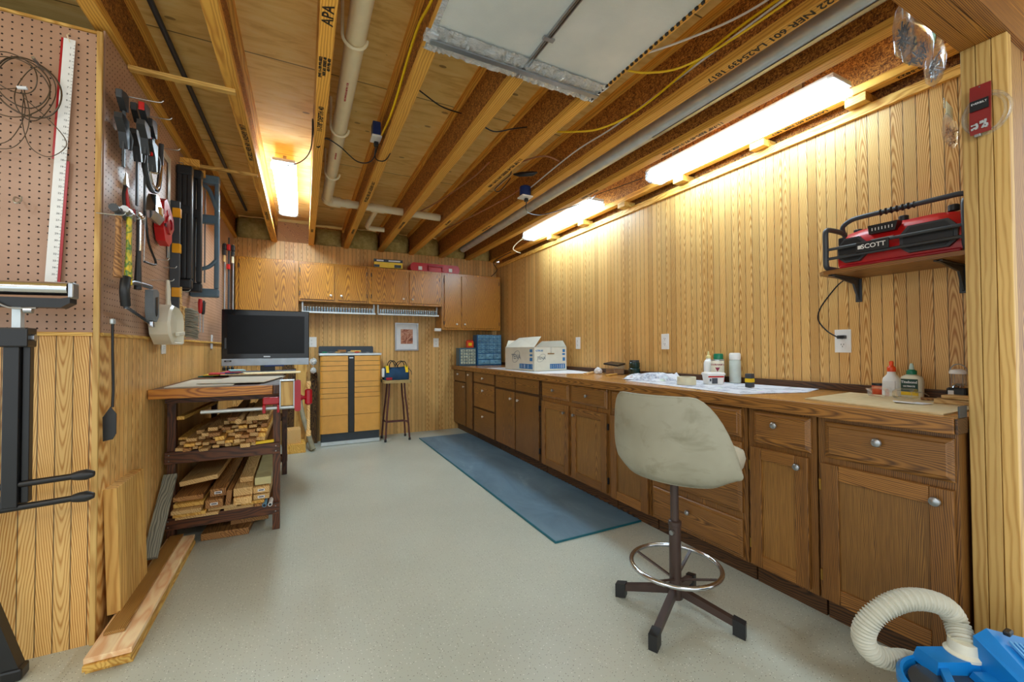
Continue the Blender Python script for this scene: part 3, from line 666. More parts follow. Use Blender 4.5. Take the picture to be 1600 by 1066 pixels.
# yellow box and red case on top
t = thing('power_tool_box', 'yellow and black cardboard box tilted on the wall cabinets', 'box', (.96, 5.37, 2.13))
Mx = Matrix.Translation((.955, 5.38, 2.145)) @ Matrix.Scale(1.18, 4) @ Euler((R(8), 0, R(-6))).to_matrix().to_4x4()
MB().box(-.145, .145, -.06, .08, 0, .085, Mx, .002).build('carton', M_yel, t)
MB().box(-.147, .147, -.062, -.055, .058, .088, Mx).box(-.146, .146, -.055, .081, .0855, .088, Mx).build('black_band', M_black, t)
MB().box(-.146, -.09, -.0625, -.059, .004, .03, Mx).box(.06, .13, -.0625, -.059, .004, .035, Mx).build('black_print', M_black, t)
MB().box(-.12, -.05, -.064, -.0622, .066, .08, Mx).box(.0, .12, -.064, -.0622, .066, .08, Mx).build('label', M_paper, t)
t = thing('tool_case', 'red plastic tool case lying on the wall cabinets near the corner', 'case', (1.56, 5.4, 2.128))
def rr(x0, x1, z0, z1, r, n=4):
    out = []
    for cx, cz, a in ((x1-r, z0+r, -90), (x1-r, z1-r, 0), (x0+r, z1-r, 90), (x0+r, z0+r, 180)):
        out += [(cx+r*math.cos(R(a+90*i/n)), cz+r*math.sin(R(a+90*i/n))) for i in range(n+1)]
    return out
MB().prism(rr(1.235, 1.90, 2.129, 2.245, .045), 5.36, 5.55, 'Y').build('shell', M_red, t, auto=30)
MB().box(1.47, 1.66, 5.335, 5.359, 2.20, 2.222, bev=.004).box(1.462, 1.48, 5.335, 5.359, 2.15, 2.222, bev=.004).box(1.65, 1.668, 5.335, 5.359, 2.15, 2.222, bev=.004).build('handle', M_dred, t)
for x in (1.36, 1.77): MB().box(x-.025, x+.025, 5.348, 5.3595, 2.15, 2.20, bev=.004).build('latch', M_white, t)

# ------------------------------------------------------------------ things on the worktop
CT = .8865
def drawers_unit(name, label, x0, x1, y0, y1, z0, z1, cells, mat, fmat):
    t = thing(name, label, 'organiser', ((x0+x1)/2, (y0+y1)/2, z0))
    MB().box(x0, x1, y0+.006, y1, z0, z1, bev=.003).build('cabinet', mat, t)
    for (a, b, c, d) in cells:
        o = MB().box(x0+(x1-x0)*a+.004, x0+(x1-x0)*b-.004, y0-.004, y0+.0055, z0+(z1-z0)*c+.004, z0+(z1-z0)*d-.004, bev=.002).build('drawer', fmat, t)
        MB().boxc((x0+(x1-x0)*(a+b)/2, y0-.010, z0+(z1-z0)*(c+d)/2), (.02, .012, .008)).build('pull', mat, o)
    return t
M_bluecab = plain('organiser_blue', (22, 96, 150), .4); M_slate = plain('organiser_slate', (62, 96, 116), .45)
M_drw = plain('drawer_clear', (110, 160, 186), .2, var=.35); M_drw2 = plain('drawer_clear_pale', (186, 196, 176), .2, var=.3)
cells = [(i/6*.96+.02, (i+1)/6*.96+.02, .40+r*.118, .40+(r+1)*.118) for r in range(5) for i in range(6)] + [(i/3*.96+.02, (i+1)/3*.96+.02, .20, .39) for i in range(3)] + [(.02, .5, .03, .19), (.5, .98, .03, .19)]
drawers_unit('parts_organiser', 'tall blue small-parts drawer cabinet in the far worktop corner', 2.135, 2.50, 5.30, 5.47, CT+.0005, 1.31, cells, M_bluecab, M_drw)
cells = [(i/3*.9+.05, (i+1)/3*.9+.05, .08+r*.17, .08+(r+1)*.17) for r in range(5) for i in range(3)]
drawers_unit('parts_organiser', 'low slate blue parts drawer cabinet under the orange tin', 1.885, 2.128, 5.32, 5.47, CT+.0005, 1.13, cells, M_slate, M_drw2)
t = thing('spice_tin', 'small orange red tin standing on the low parts cabinet', 'tin', (2.06, 5.40, 1.1305))
MB().boxc((2.06, 5.40, 1.178), (.10, .06, .093), bev=.008).build('body', plain('orange_tin', (226, 70, 20), .35), t)
MB().boxc((2.06, 5.40, 1.231), (.085, .05, .012), bev=.004).build('lid', M_red, t)
MB().boxc((2.055, 5.368, 1.18), (.05, .003, .04)).build('label', M_yel, t)
# cardboard carton
M_card = plain('white_carton', (214, 212, 196), .7, var=.04); M_cardin = plain('carton_inside', (150, 118, 76), .8); M_cblue = plain('carton_blue', (40, 116, 176), .6); M_cgrey = plain('carton_grey_print', (110, 120, 126), .6)
t = thing('cardboard_box', 'open white cardboard carton with blue printing on the worktop', 'box', (2.20, 3.95, CT+.002))
BA, BB = Vector((1.925, 3.62)), None
ang = R(15)
bx = Vector((math.cos(R(35)), math.sin(R(35)), 0)); 
P0 = Vector((2.075, 3.50, CT+.003)); e1 = Vector((.955, .296, 0)); e1 = Vector((1, .02, 0)).normalized(); e2 = Vector((-.02, 1, 0))
LW, LD, HH = .40, .60, .24                             # short side towards the room, long side along the wall
Mb = Matrix.Translation((2.06, 3.60, CT+.003)) @ Euler((0, 0, R(3))).to_matrix().to_4x4()
m = MB(); w = .004
m.box(0, LW, 0, w, 0, HH, Mb).box(0, LW, LD-w, LD, 0, HH, Mb).box(0, w, w, LD-w, 0, HH, Mb).box(LW-w, LW, w, LD-w, 0, HH, Mb).box(0, LW, 0, LD, 0, w, Mb)
m.build('carton', M_card, t)
def flapm(pts): 
    m = MB(); vs = [Mb @ Vector(p) for p in pts]; m.bm.faces.new([m.bm.verts.new(v) for v in vs]); o = m.build('flap', M_card, t); md = o.modifiers.new('t', 'SOLIDIFY'); md.thickness = .003; return o
flapm([(0, 0, HH+.002), (0, LD, HH+.002), (.17, LD-.02, HH+.11), (.15, .10, HH+.115)])
flapm([(LW, 0, HH+.002), (LW, LD, HH+.002), (LW+.03, LD-.1, HH+.07), (LW+.03, .1, HH+.07)])
flapm([(.01, LD, HH+.002), (LW-.01, LD, HH+.002), (LW-.05, LD+.02, HH+.08), (.05, LD+.02, HH+.08)])
MB().box(.008, LW-.008, .008, LD-.008, HH*.3, HH*.31, Mb).build('lining', M_cardin, t)
def onfront(u, z, w_, h_, mat, nm='print'):           # short face towards the camera
    return MB().box(u, u+w_, -.0012, 0, z, z+h_, Mb).build(nm, mat, t)
def onside(v, z, w_, h_, mat, nm='print'):
    return MB().box(-.0012, 0, v, v+w_, z, z+h_, Mb).build(nm, mat, t)
onfront(.19, .02, .19, .05, M_cblue); onfront(.35, .10, .03, .035, M_cblue); onfront(.345, .16, .035, .018, M_cblue); onfront(.35, .19, .03, .03, M_cblue)
onside(.03, .02, .26, .05, M_cblue); onside(.035, .10, .05, .035, M_cblue); onside(.035, .15, .05, .02, M_cblue); onside(.035, .19, .05, .03, M_cblue)
for i in range(7): onfront(.20+i*.025, .026, .012, .038, M_paper, 'barcode')
for i in range(7): onside(.04+i*.034, .026, .016, .038, M_paper, 'barcode')
xw, yw = (Mb.to_3x3() @ Vector((1, 0, 0))), (Mb.to_3x3() @ Vector((0, 1, 0)))
text('lettering', 'TENA', basis(Mb @ Vector((.085, -.001, .13)), xw, (0, 0, 1)), .04, M_cgrey, t, offs=.0006)
text('lettering', '4.709.00', basis(Mb @ Vector((.06, -.001, .205)), xw, (0, 0, 1)), .026, M_cblue, t, offs=.0006)
text('lettering', 'TENA', basis(Mb @ Vector((-.001, .36, .14)), -yw, (0, 0, 1)), .075, M_cgrey, t, offs=.001)
def ring(c, a, b, xd, r, nm, mat, par, tilt=0, n=28):
    pts = []
    for i in range(n):
        q = 2*math.pi*i/n; u, v = a*math.cos(q), b*math.sin(q); u2 = u*math.cos(tilt)-v*math.sin(tilt); v2 = u*math.sin(tilt)+v*math.cos(tilt)
        pts.append(Vector(c)+Vector(xd)*u2+Vector((0, 0, v2)))
    return MB().tube(pts, r, 6, closed=True).build(nm, mat, par, smooth=True)
ring(Mb @ Vector((.085, -.001, .132)), .055, .03, xw, .0012, 'logo_ring', M_cgrey, t, .6)
ring(Mb @ Vector((-.001, .36, .142)), .085, .05, -yw, .002, 'logo_ring', M_cgrey, t, .6)
MB().boxc(Mb @ Vector((.20, -.004, .175)), (.075, .01, .012)).build('hand_hole_edge', M_cardin, t)
MB().boxc(Mb @ Vector((.20, -.002, .21)), (.02, .004, .06)).build('tape', M_clear, t)

def sheet(name, label, poly, z, th, mat, cat, wav=0.0, group=None):
    m = MB(); n = len(poly); m.prism(poly, z, z+th, 'Z')
    if wav:
        bmesh.ops.subdivide_edges(m.bm, edges=m.bm.edges[:], cuts=4, use_grid_fill=True)
        for v in m.bm.verts:
            if v.co.z > z: pass
            v.co.z += wav*abs(math.sin(v.co.x*31+v.co.y*17)+math.sin(v.co.y*43))*.5
    return tag(m.build(name, mat), label, cat, group)
def newsprint():
    s = NT('newsprint'); P = s.mapped((1, 1, 1)); n = s.noise(P, 9, 2); w = s.noise(s.mapped((260, 40, 1)), 1, 2)
    c = s.ramp(w, [(.45, rgb(216, 220, 228)), (.6, rgb(140, 150, 170))]); c = s.mix(s.ramp(n, [(.45, (0, 0, 0)), (.5, (1, 1, 1))]), c, rgb(222, 226, 234))
    vo = s.n('ShaderNodeTexVoronoi'); s.link(s.mapped((9, 14, 1)), vo.inputs[0]); vo.inputs['Scale'].default_value = 1
    k = s.math('LESS_THAN', vo.outputs['Distance'], .2); hs = s.n('ShaderNodeHueSaturation'); s.link(vo.outputs['Color'], hs.inputs['Color']); hs.inputs['Saturation'].default_value = .6
    c = s.mix(s.math('MULTIPLY', k, .35), c, hs.outputs[0])
    return s.base(c, .8)
M_news = newsprint()
sheet('paper_sheet', 'white paper sheet spread under the cardboard carton', [(1.93, 3.30), (2.45, 3.02), (2.52, 3.55), (2.50, 4.6), (1.95, 4.55)], CT, .0012, M_paper, 'paper', .001)
sheet('newspaper', 'large newspaper spread on the worktop under the cans and tub', [(1.93, 1.33), (2.05, 2.28), (2.50, 2.30), (2.53, 1.28), (2.3, 1.22)], CT, .0015, M_news, 'newspaper', .0015)
# crumpled folded paper
m = MB(); g = []
for i in range(15):
    row = []
    for j in range(11):
        u, v = i/14, j/10; e = min(u, 1-u, v, 1-v)
        row.append(m.bm.verts.new((2.12+.36*u, 2.06+.34*v+.04*u, CT+.004+(.034*rnd.random()+.016)*min(1, e*7))))
    g.append(row)
for i in range(14):
    for j in range(10): m.bm.faces.new((g[i][j], g[i+1][j], g[i+1][j+1], g[i][j+1]))
o = m.build('crumpled_paper', M_news, smooth=False); tag(o, 'crumpled folded newspaper sheet behind the big spread newspaper', 'paper')
def lathe_thing(name, label, cat, c, parts, n=24, group=None):
    t = thing(name, label, cat, c, group)
    for pn, mat, prof in parts: MB().lathe(c, prof, n).build(pn, mat, t, smooth=True)
    return t
# roll of tape, tub, cans, bottles
t = thing('masking_tape', 'cream roll of masking tape lying on the newspaper', 'tape', (2.13, 1.82, CT+.002))
MB().loft([[Vector((2.13+r*math.cos(2*math.pi*k/28), 1.82+r*math.sin(2*math.pi*k/28), CT+.004+h)) for k in range(28)] for r, h in ((.033, 0), (.055, 0), (.055, .048), (.033, .048))], cap=False, closed=True).build('roll', plain('masking_tape', (222, 216, 184), .6), t, auto=30)
MB().loft([[Vector((2.13+r*math.cos(2*math.pi*k/28), 1.82+r*math.sin(2*math.pi*k/28), CT+.004+h)) for k in range(28)] for r, h in ((.030, .001), (.0328, .001), (.0328, .047), (.030, .047))], cap=False, closed=True).build('core', M_cardin, t, auto=30)
t = thing('plastic_tub', 'white lidded plastic tub with red and white label on the newspaper', 'tub', (2.305, 1.765, CT+.002))
Mt = Matrix.Translation((2.305, 1.765, CT+.003)) @ Euler((0, 0, R(-25))).to_matrix().to_4x4()
m = MB(); rings = []
for z, a, b in ((0, .050, .036), (.058, .056, .042)): rings.append([Mt @ Vector((x, y, z)) for x, y in rr(-a, a, -b, b, .014)])
m.loft(rings).build('body', M_white, t, auto=35)
m = MB(); m.loft([[Mt @ Vector((x, y, z)) for x, y in rr(-a, a, -b, b, .016)] for z, a, b in ((.058, .060, .046), (.068, .060, .046), (.074, .054, .040))]).build('lid', M_white, t, auto=35)
MB().box(-.052, .045, -.0425, -.0395, .044, .053, Mt).build('label_band', M_red, t)
MB().box(-.05, .0, -.0415, -.038, .010, .042, Mt).build('label', M_paper, t)
MB().box(-.030, .005, -.0425, -.0415, .006, .040, Mt).build('dark_label', plain('label_grey', (70, 74, 84), .6), t)
MB().box(-.044, -.034, -.0422, -.041, .020, .036, Mt).build('dark_label', plain('label_grey', (70, 74, 84), .6), t)
z0 = CT+.003
lathe_thing('glue_bottle', 'white glue bottle with pale yellow nozzle behind the wood filler can', 'bottle', (2.455, 1.915, z0), [('body', M_white, [(.026, 0), (.030, .004), (.030, .125), (.024, .142), (.014, .150), (.014, .156)]), ('cap', plain('cream_cap', (226, 214, 150), .5), [(.015, .1565), (.015, .172), (.008, .178), (.004, .205)])])
lathe_thing('spray_can', 'tall aerosol can with bright green cap and white collar', 'can', (2.498, 1.872, z0), [('body', plain('green_can', (20, 92, 60), .35), [(.030, 0), (.033, .004), (.033, .125), (.028, .135)]), ('collar', M_white, [(.0335, .1355), (.0335, .150)]), ('cap', plain('green_cap', (10, 120, 84), .35), [(.030, .1505), (.030, .182), (.026, .188)])])
lathe_thing('spray_can', 'tall aerosol can with white body and clear white cap, rightmost in the cluster', 'can', (2.498, 1.752, z0), [('body', plain('grey_white_can', (196, 206, 198), .35), [(.030, 0), (.034, .004), (.034, .142), (.030, .150)]), ('cap', M_white, [(.0335, .1505), (.034, .186), (.028, .194)])])
t = lathe_thing('wood_filler_can', 'round wood filler can with maroon lettering and red yellow base', 'can', (2.43, 1.828, z0), [('body', plain('ivory_can', (234, 228, 204), .4), [(.038, 0), (.0395, .003), (.0395, .143), (.038, .146)]), ('rim', M_steel, [(.040, .1435), (.040, .149)])])
dv = Vector((-2.43, -1.828, 0)).normalized(); sx_ = Vector((-dv.y, dv.x, 0))
text('lettering', "DURHAM'S", basis(Vector((2.43, 1.828, z0+.118))+dv*.0402, (sx_.x, sx_.y, 0), (0, 0, 1)), .0155, plain('maroon', (140, 20, 60), .5), t, offs=.0004)
m = MB(); m.lathe((2.43, 1.828, z0+.004), [(.0399, 0), (.0399, .034)], 24); m.build('red_band', M_red, t, smooth=True)
m = MB(); m.lathe((2.43, 1.828, z0+.0385), [(.0399, 0), (.0399, .022)], 24); m.build('yellow_band', M_yel, t, smooth=True)
m = MB(); c0 = Vector((2.43, 1.828, z0+.088))+dv*.0400
for q in ((0, .016), (-.014, -.012), (.014, -.012)): m.bm.verts.new(c0+sx_*q[0]+Vector((0, 0, -q[1])))
m.bm.verts.ensure_lookup_table(); m.bm.faces.new(m.bm.verts[:]); o = m.build('red_triangle', plain('maroon', (140, 20, 60), .5), t); o.modifiers.new('t', 'SOLIDIFY').thickness = .001
t = thing('stud_finder', 'small black and yellow block standing on the newspaper', 'tool', (2.28, 1.51, z0))
MB().boxc((2.28, 1.51, z0+.016), (.036, .036, .028), bev=.003).build('base', M_dkgrey, t)
MB().boxc((2.28, 1.51, z0+.041), (.037, .037, .022), bev=.003).build('band', M_yel, t)
MB().boxc((2.28, 1.51, z0+.066), (.036, .036, .028), bev=.005).build('top', M_dkgrey, t)
# rear items
t = thing('clear_container', 'clear box of brown bits with black lid near the tissue ball', 'box', (2.47, 2.88, CT+.001))
MB().boxc((2.47, 2.88, CT+.041), (.12, .12, .078), bev=.004).build('box', M_clear, t)
MB().boxc((2.47, 2.88, CT+.026), (.108, .108, .044)).build('contents', M_brownwd, t)
MB().boxc((2.465, 2.88, CT+.092), (.14, .14, .014), bev=.003, rot=(R(6), R(-5), R(20))).build('lid', M_black, t)
t = lathe_thing('glass_jar', 'dark green glass jar stack between the outlet and the clear box', 'jar', (2.455, 2.62, CT+.001), [('lower_jar', plain('dark_green_glass', (24, 50, 44), .15), [(.042, .0), (.047, .006), (.047, .060), (.040, .066)]), ('upper_jar', plain('dark_green_glass', (24, 50, 44), .15), [(.040, .0665), (.044, .072), (.044, .108), (.038, .114)]), ('lid', plain('dark_lid', (50, 54, 56), .3), [(.040, .1145), (.040, .13)])])
tag(MB().boxc((2.455, 2.50, CT+.0075), (.13, .10, .012), bev=.002, rot=(0, 0, R(12))).build('plastic_tray', plain('grey_clear_tray', (150, 156, 150), .3)), 'flat grey tray beside the dark green jar', 'tray')
m = MB(); 
bmesh.ops.create_icosphere(m.bm, subdivisions=3, radius=.036)
for v in m.bm.verts: v.co *= 1+rnd.uniform(-.14, .1); v.co.z = max(v.co.z, -.02); v.co += Vector((2.38, 3.00, CT+.0225))
tag(m.build('paper_ball', M_paper, smooth=True), 'crumpled white tissue ball beside the wooden stick', 'tissue')
tag(MB().boxc((2.30, 3.02, CT+.008), (.035, .30, .016), bev=.002, rot=(0, 0, R(-52))).build('wood_stick', M_pale), 'short pale wood stick on the worktop near the tissue ball', 'stick')
tag(MB().boxc((2.33, 2.76, CT+.007), (.03, .22, .012), bev=.002, rot=(0, 0, R(-60))).build('wood_stick', M_pine), 'second pine stick lying end to end with the short pale one', 'stick')
# near end of worktop
sheet('hardboard_sheet', 'pale hardboard sheet at the near end of the worktop', [(1.93, .60), (2.0, 1.07), (2.45, 1.10), (2.42, .60)], CT, .005, M_mdf, 'board')
z1 = CT+.0055
t = lathe_thing('glue_bottle', 'white glue bottle with orange nozzle near the goggles', 'bottle', (2.44, .93, CT+.006), [('cap', plain('orange_cap', (240, 80, 24), .4), [(.0145, .096), (.0145, .112), (.007, .120), (.0075, .134), (.005, .138)])])
m = MB(); m.loft([[Vector((2.44+x, .93+y, CT+.006+z)) for x, y in rr(-a, a, -b, b, min(a, b)*.8)] for z, a, b in ((0, .024, .030), (.06, .024, .028), (.07, .022, .026), (.085, .014, .014), (.0955, .012, .012))]).build('body', M_white, t, auto=50)
MB().boxc((2.415, .93, CT+.045), (.003, .04, .04)).build('label', M_paper, t)
t = lathe_thing('wood_glue_bottle', 'wood glue bottle with green cap and dark green label', 'bottle', (2.45, .862, CT+.006), [('cap', plain('green_cap2', (16, 128, 92), .4), [(.016, .088), (.016, .101), (.010, .106)]), ('nozzle', plain('frost', (190, 216, 206), .4), [(.008, .1065), (.007, .118), (.004, .130)])])
m = MB(); m.loft([[Vector((2.45+x, .862+y, CT+.006+z)) for x, y in rr(-a, a, -b, b, min(a, b)*.8)] for z, a, b in ((0, .020, .034), (.06, .021, .036), (.078, .020, .032), (.0875, .012, .014))]).build('body', plain('ivory_bottle', (232, 226, 200), .4), t, auto=50)
gd = Vector((-1, -.32, 0)).normalized(); gs = Vector((-gd.y, gd.x, 0))
MB().boxc((2.427, .862, CT+.052), (.004, .052, .048), bev=.001).build('label', plain('label_green', (16, 62, 52), .5), t)
MB().boxc((2.427, .862, CT+.020), (.004, .052, .013), bev=.001).build('yellow_label', M_yel, t)
text('lettering', 'Titebond', basis((2.4247, .862, CT+.064), (0, -1, 0), (0, 0, 1)), .0135, M_paper, t, offs=.0003)
text('lettering', 'ULTIMATE', basis((2.4247, .862, CT+.048), (0, -1, 0), (0, 0, 1)), .008, M_paper, t, offs=.0003)
for _n in ('orange nozzle', 'wood glue bottle'):
    for _o in COL.objects:
        if _n in _o.get('label', ''):
            for _c in _o.children: _c.scale = (1.12, 1.12, 1.16)
lathe_thing('paste_jar', 'small orange jar with black lid behind the goggles', 'jar', (2.475, .995, CT+.001), [('body', plain('orange_jar', (214, 84, 40), .4), [(.022, 0), (.024, .004), (.024, .045)]), ('lid', M_black, [(.025, .0455), (.025, .056)])])
lathe_thing('paste_jar', 'small brown jar with black lid between the two glue bottles', 'jar', (2.515, .905, CT+.001), [('body', plain('brown_jar', (140, 84, 40), .4), [(.022, 0), (.024, .004), (.024, .05)]), ('lid', M_black, [(.025, .0505), (.025, .062)])])
t = thing('safety_goggles', 'clear safety goggles lying on the pale hardboard', 'goggles', (2.34, .90, z1))
m = MB(); 
for (y0, y1) in ((.815, .885), (.905, .975)):
    MB().loft([[Vector((2.33+o_, yy, z1+zz)) for yy, zz in rr(y0+i_, y1-i_, .001+i_*.3, .042-i_, .012)] for o_, i_ in ((0, .008), (-.012, .002), (.02, 0), (.045, -.002))], cap=False).build('lens_shell', M_clear, t, auto=40)
MB().tube(smooth_pts([(2.35, .975, z1+.03), (2.37, 1.0, z1+.03), (2.43, 1.0, z1+.012)]), .003, 6).build('temple', M_clear, t, smooth=True)
MB().tube(smooth_pts([(2.35, .815, z1+.03), (2.37, .80, z1+.03), (2.43, .80, z1+.012)]), .003, 6).build('temple', M_clear, t, smooth=True)
MB().boxc((2.325, .895, z1+.028), (.006, .024, .008)).build('bridge', M_clear, t)
tag(MB().boxc((2.17, .79, z1+.003), (.075, .06, .004), rot=(R(3), R(4), R(25))).build('paper_scrap', M_paper), 'upper of two folded paper scraps on the hardboard', 'paper')
tag(MB().boxc((2.185, .745, z1+.002), (.06, .05, .002), rot=(0, 0, R(-10))).build('paper_scrap', M_paper), 'lower paper scrap with tan edge on the hardboard', 'paper')
t = thing('lantern', 'small camping lantern with black base and wire handle by the post', 'lantern', (2.46, .715, CT+.001))
MB().boxc((2.46, .715, CT+.031), (.062, .062, .058), bev=.008).build('base', M_blkpl, t)
MB().boxc((2.428, .730, CT+.030), (.003, .018, .036), bev=.001).build('switch_plate', M_white, t)
MB().lathe((2.46, .715, CT+.0605), [(.028, 0), (.020, .010), (.012, .016)], 20).build('reflector', M_chrome, t, smooth=True)
MB().lathe((2.46, .715, CT+.0765), [(.021, 0), (.021, .040)], 20).build('globe', M_clear, t, smooth=True)
MB().lathe((2.46, .715, CT+.117), [(.028, 0), (.029, .008), (.024, .016), (.010, .020)], 20).build('cap', M_white, t, smooth=True)
for k in range(4):
    a = R(45+90*k); MB().cyl((2.46+.024*math.cos(a), .715+.024*math.sin(a), CT+.062), (2.46+.024*math.cos(a), .715+.024*math.sin(a), CT+.118), .0015, n=6).build('guard_wire', M_steel, t)
MB().tube([(2.46, .715+.027*math.cos(R(a)), CT+.122+.036*math.sin(R(a))) for a in range(0, 181, 15)], .002, 6).build('handle', M_steel, t, smooth=True)
tag(MB().boxc((2.30, .68, CT+.0145), (.07, .11, .018), bev=.002, rot=(0, 0, R(10))).build('wood_block', M_pale), 'lower pale wood block by the post', 'block', 'wood blocks by the post')
tag(MB().boxc((2.30, .665, CT+.0325), (.06, .09, .014), bev=.002, rot=(0, 0, R(-6))).build('wood_block', M_pale), 'thin pale wood block lying on top of the other by the post', 'block', 'wood blocks by the post')
tag(MB().boxc((2.38, .765, CT+.010), (.05, .085, .008), bev=.002, rot=(0, 0, R(20))).build('wood_block', M_brownwd), 'flat brown wood scrap in front of the lantern', 'block')

# ------------------------------------------------------------------ outlets
def outlet(c, d, label, w=.075, h=.122, plug=None):
    """c centre on the wall, d outward normal"""
    t = thing('wall_outlet', label, 'outlet', c, 'white wall outlets'); D = Vector(d); S = Vector((-D.y, D.x, 0))
    B = Matrix(((S.x, 0, D.x, c[0]), (S.y, 0, D.y, c[1]), (0, 1, 0, c[2]), (0, 0, 0, 1)))
    MB().box(-w/2, w/2, -h/2, h/2, 0, .006, B, .002).build('cover_plate', M_white, t)
    for s in (-1, 1):
        f = MB().prism([(x, y+s*.021) for x, y in rr(-.0165, .0165, -.015, .015, .010)], .006, .008, 'Z').xf(B).build('receptacle', M_white, t)
        for q in ((-.007, .003), (.005, .003), (-.001, -.008)): MB().box(q[0]-.001, q[0]+.0015, s*.021+q[1]-.003, s*.021+q[1]+.004, .0078, .0086, B).build('slot', M_black, f)
    return t
outlet((XR, 3.55, 1.172), (-1, 0, 0), 'white outlet plate right of the cardboard carton')
outlet((XR, 4.83, 1.18), (-1, 0, 0), 'white outlet plate half hidden behind the cardboard carton flap')
outlet((XR, 2.385, 1.168), (-1, 0, 0), 'white outlet plate above the dark green jar')
outlet((XR, 1.175, 1.15), (-1, 0, 0), 'white outlet plate with the radio cord plugged in')
outlet((1.64, YB, 1.205), (0, -1, 0), 'white outlet plate right of the framed picture')
outlet((.09, YB, 1.21), (0, -1, 0), 'white outlet plate between television and tool chest', w=.11)
outlet((XL+.001, 4.35, 1.19), (1, 0, 0), 'white outlet plate left of the television')
outlet((XL+.001, 2.98, 1.16), (1, 0, 0), 'white outlet plate half hidden behind the dustpan')

# ------------------------------------------------------------------ radio shelf
t = thing('wall_shelf', 'small wooden wall shelf on grey brackets holding the red radio', 'shelf', (2.41, .9, 1.472))
MB().prism([(2.27, .62), (2.27, 1.12), (2.30, 1.15), (XR-.001, 1.16), (XR-.001, .62)], 1.472, 1.490, 'Z').build('board', M_oakY, t)
for y in (1.10, .72):
    o = MB().prism([(2.30, 1.4715), (2.30, 1.466), (2.50, 1.440), (2.548, 1.36), (XR-.001, 1.355), (XR-.001, 1.4715)], y-.004, y+.004, 'Y').build('bracket', M_dkgrey, t)
    MB().boxc((XR-.004, y, 1.41), (.006, .028, .12), bev=.002).boxc((2.42, y, 1.4685), (.24, .028, .005)).build('flange', M_dkgrey, o)
t = thing('jobsite_radio', 'red and black jobsite radio in a tubular roll cage on the shelf', 'radio', (2.41, .89, 1.491))
zb = 1.492
def rprof(zs): return zs
m = MB(); rings = []
for y, s_ in ((.655, .72), (.68, .94), (.74, 1.0), (.88, 1.0), (1.0, .99), (1.06, .93), (1.085, .72)):
    x0, x1, za, zt = 2.335, 2.50, zb+.018, zb+.018+.175*s_
    rings.append([(x0, y, za), (x0-.010*s_, y, za+.05), (x0+.005, y, zt-.045), (x0+.04, y, zt-.006), (x0+.08, y, zt), (x1-.02, y, zt-.01), (x1, y, zt-.05), (x1, y, za)])
m.loft(rings).build('case', M_red, t, auto=40)
MB().box(2.325, 2.51, .66, 1.08, zb+.004, zb+.022, bev=.006).build('base', M_dred, t)
def grille(y0, y1):
    c_ = .028
    pts = [(y0+c_, zb+.03), (y1-c_, zb+.03), (y1, zb+.055), (y1, zb+.11), (y1-c_, zb+.145), (y0+c_, zb+.145), (y0, zb+.11), (y0, zb+.055)]
    o = MB().prism(pts, 2.314, 2.334, 'X').build('speaker_grille', M_dkgrey, t)
    MB().prism([(a+(((y0+y1)/2)-a)*.14, b+((zb+.088)-b)*.14) for a, b in pts], 2.3105, 2.3142, 'X').build('grille_mesh', M_blkpl, o)
grille(.665, .845); grille(.965, 1.078)
MB().prism([(.86, zb+.142), (.955, zb+.142), (.958, zb+.182), (.85, zb+.182)], 2.316, 2.36, 'X').build('dial_window', M_black, t)
for i in range(7): MB().box(2.3145, 2.3155, .868+i*.012, .871+i*.012, zb+.155, zb+.168).build('dial_mark', M_white, t)
MB().prism([(.865, zb+.118), (.95, zb+.118), (.908, zb+.092)], 2.316, 2.330, 'X').build('chevron', M_steel, t)
for y in (.70, .86, 1.03): MB().lathe((2.40, y, zb+.188 if .68 < y < 1.02 else zb+.17), [(.018, 0), (.018, .022), (.015, .025)], 18).build('knob', M_blkpl, t, smooth=True)
def bar(pts, r, nm='cage_tube', sub=5): return MB().tube(smooth_pts(pts, sub), r, 12).build(nm, M_dkgrey, t, smooth=True)
for y in (.635, 1.115):
    bar([(2.30, y, zb+.012), (2.285, y, zb+.03), (2.285, y, zb+.10), (2.285, y, zb+.18), (2.30, y, zb+.20), (2.34, y, zb+.205), (2.42, y, zb+.205), (2.46, y, zb+.20)], .012)
    bar([(2.30, y, zb+.012), (2.38, y, zb+.012), (2.47, y, zb+.012), (2.50, y, zb+.04), (2.49, y, zb+.12), (2.46, y, zb+.20)], .011)
    MB().boxc((2.40, y+(.02 if y < .8 else -.02), zb+.15), (.03, .03, .04), bev=.006).build('mount', M_blkpl, t)
bar([(2.283, .64, zb+.10), (2.283, .9, zb+.10), (2.283, 1.11, zb+.10)], .007)
bar([(2.283, .64, zb+.055), (2.283, .9, zb+.055), (2.283, 1.11, zb+.055)], .007)
bar([(2.44, .64, zb+.20), (2.425, .645, zb+.235), (2.42, .68, zb+.256), (2.42, .74, zb+.258), (2.42, .90, zb+.258), (2.42, 1.02, zb+.258), (2.42, 1.07, zb+.252), (2.425, 1.105, zb+.23), (2.44, 1.11, zb+.20)], .011, 'carry_handle')
m = MB(); pr = []
for i in range(31): pr.append(((2.42, .83+.12*i/30, zb+.258), .0125+.0035*math.cos(i/30*math.pi*12)))
m.tube([p for p, r in pr], [r for p, r in pr], 14); m.build('grip', M_blkpl, t, smooth=True)
MB().box(2.268, 2.276, .865, .985, zb+.058, zb+.104, bev=.002).build('name_plate', M_blkpl, t)
text('lettering', 'SCOTT', basis((2.2672, .920, zb+.081), (0, -1, 0), (0, 0, 1)), .028, M_white, t, offs=.0005)
MB().box(2.2668, 2.268, .963, .977, zb+.073, zb+.089).build('logo', M_white, t)
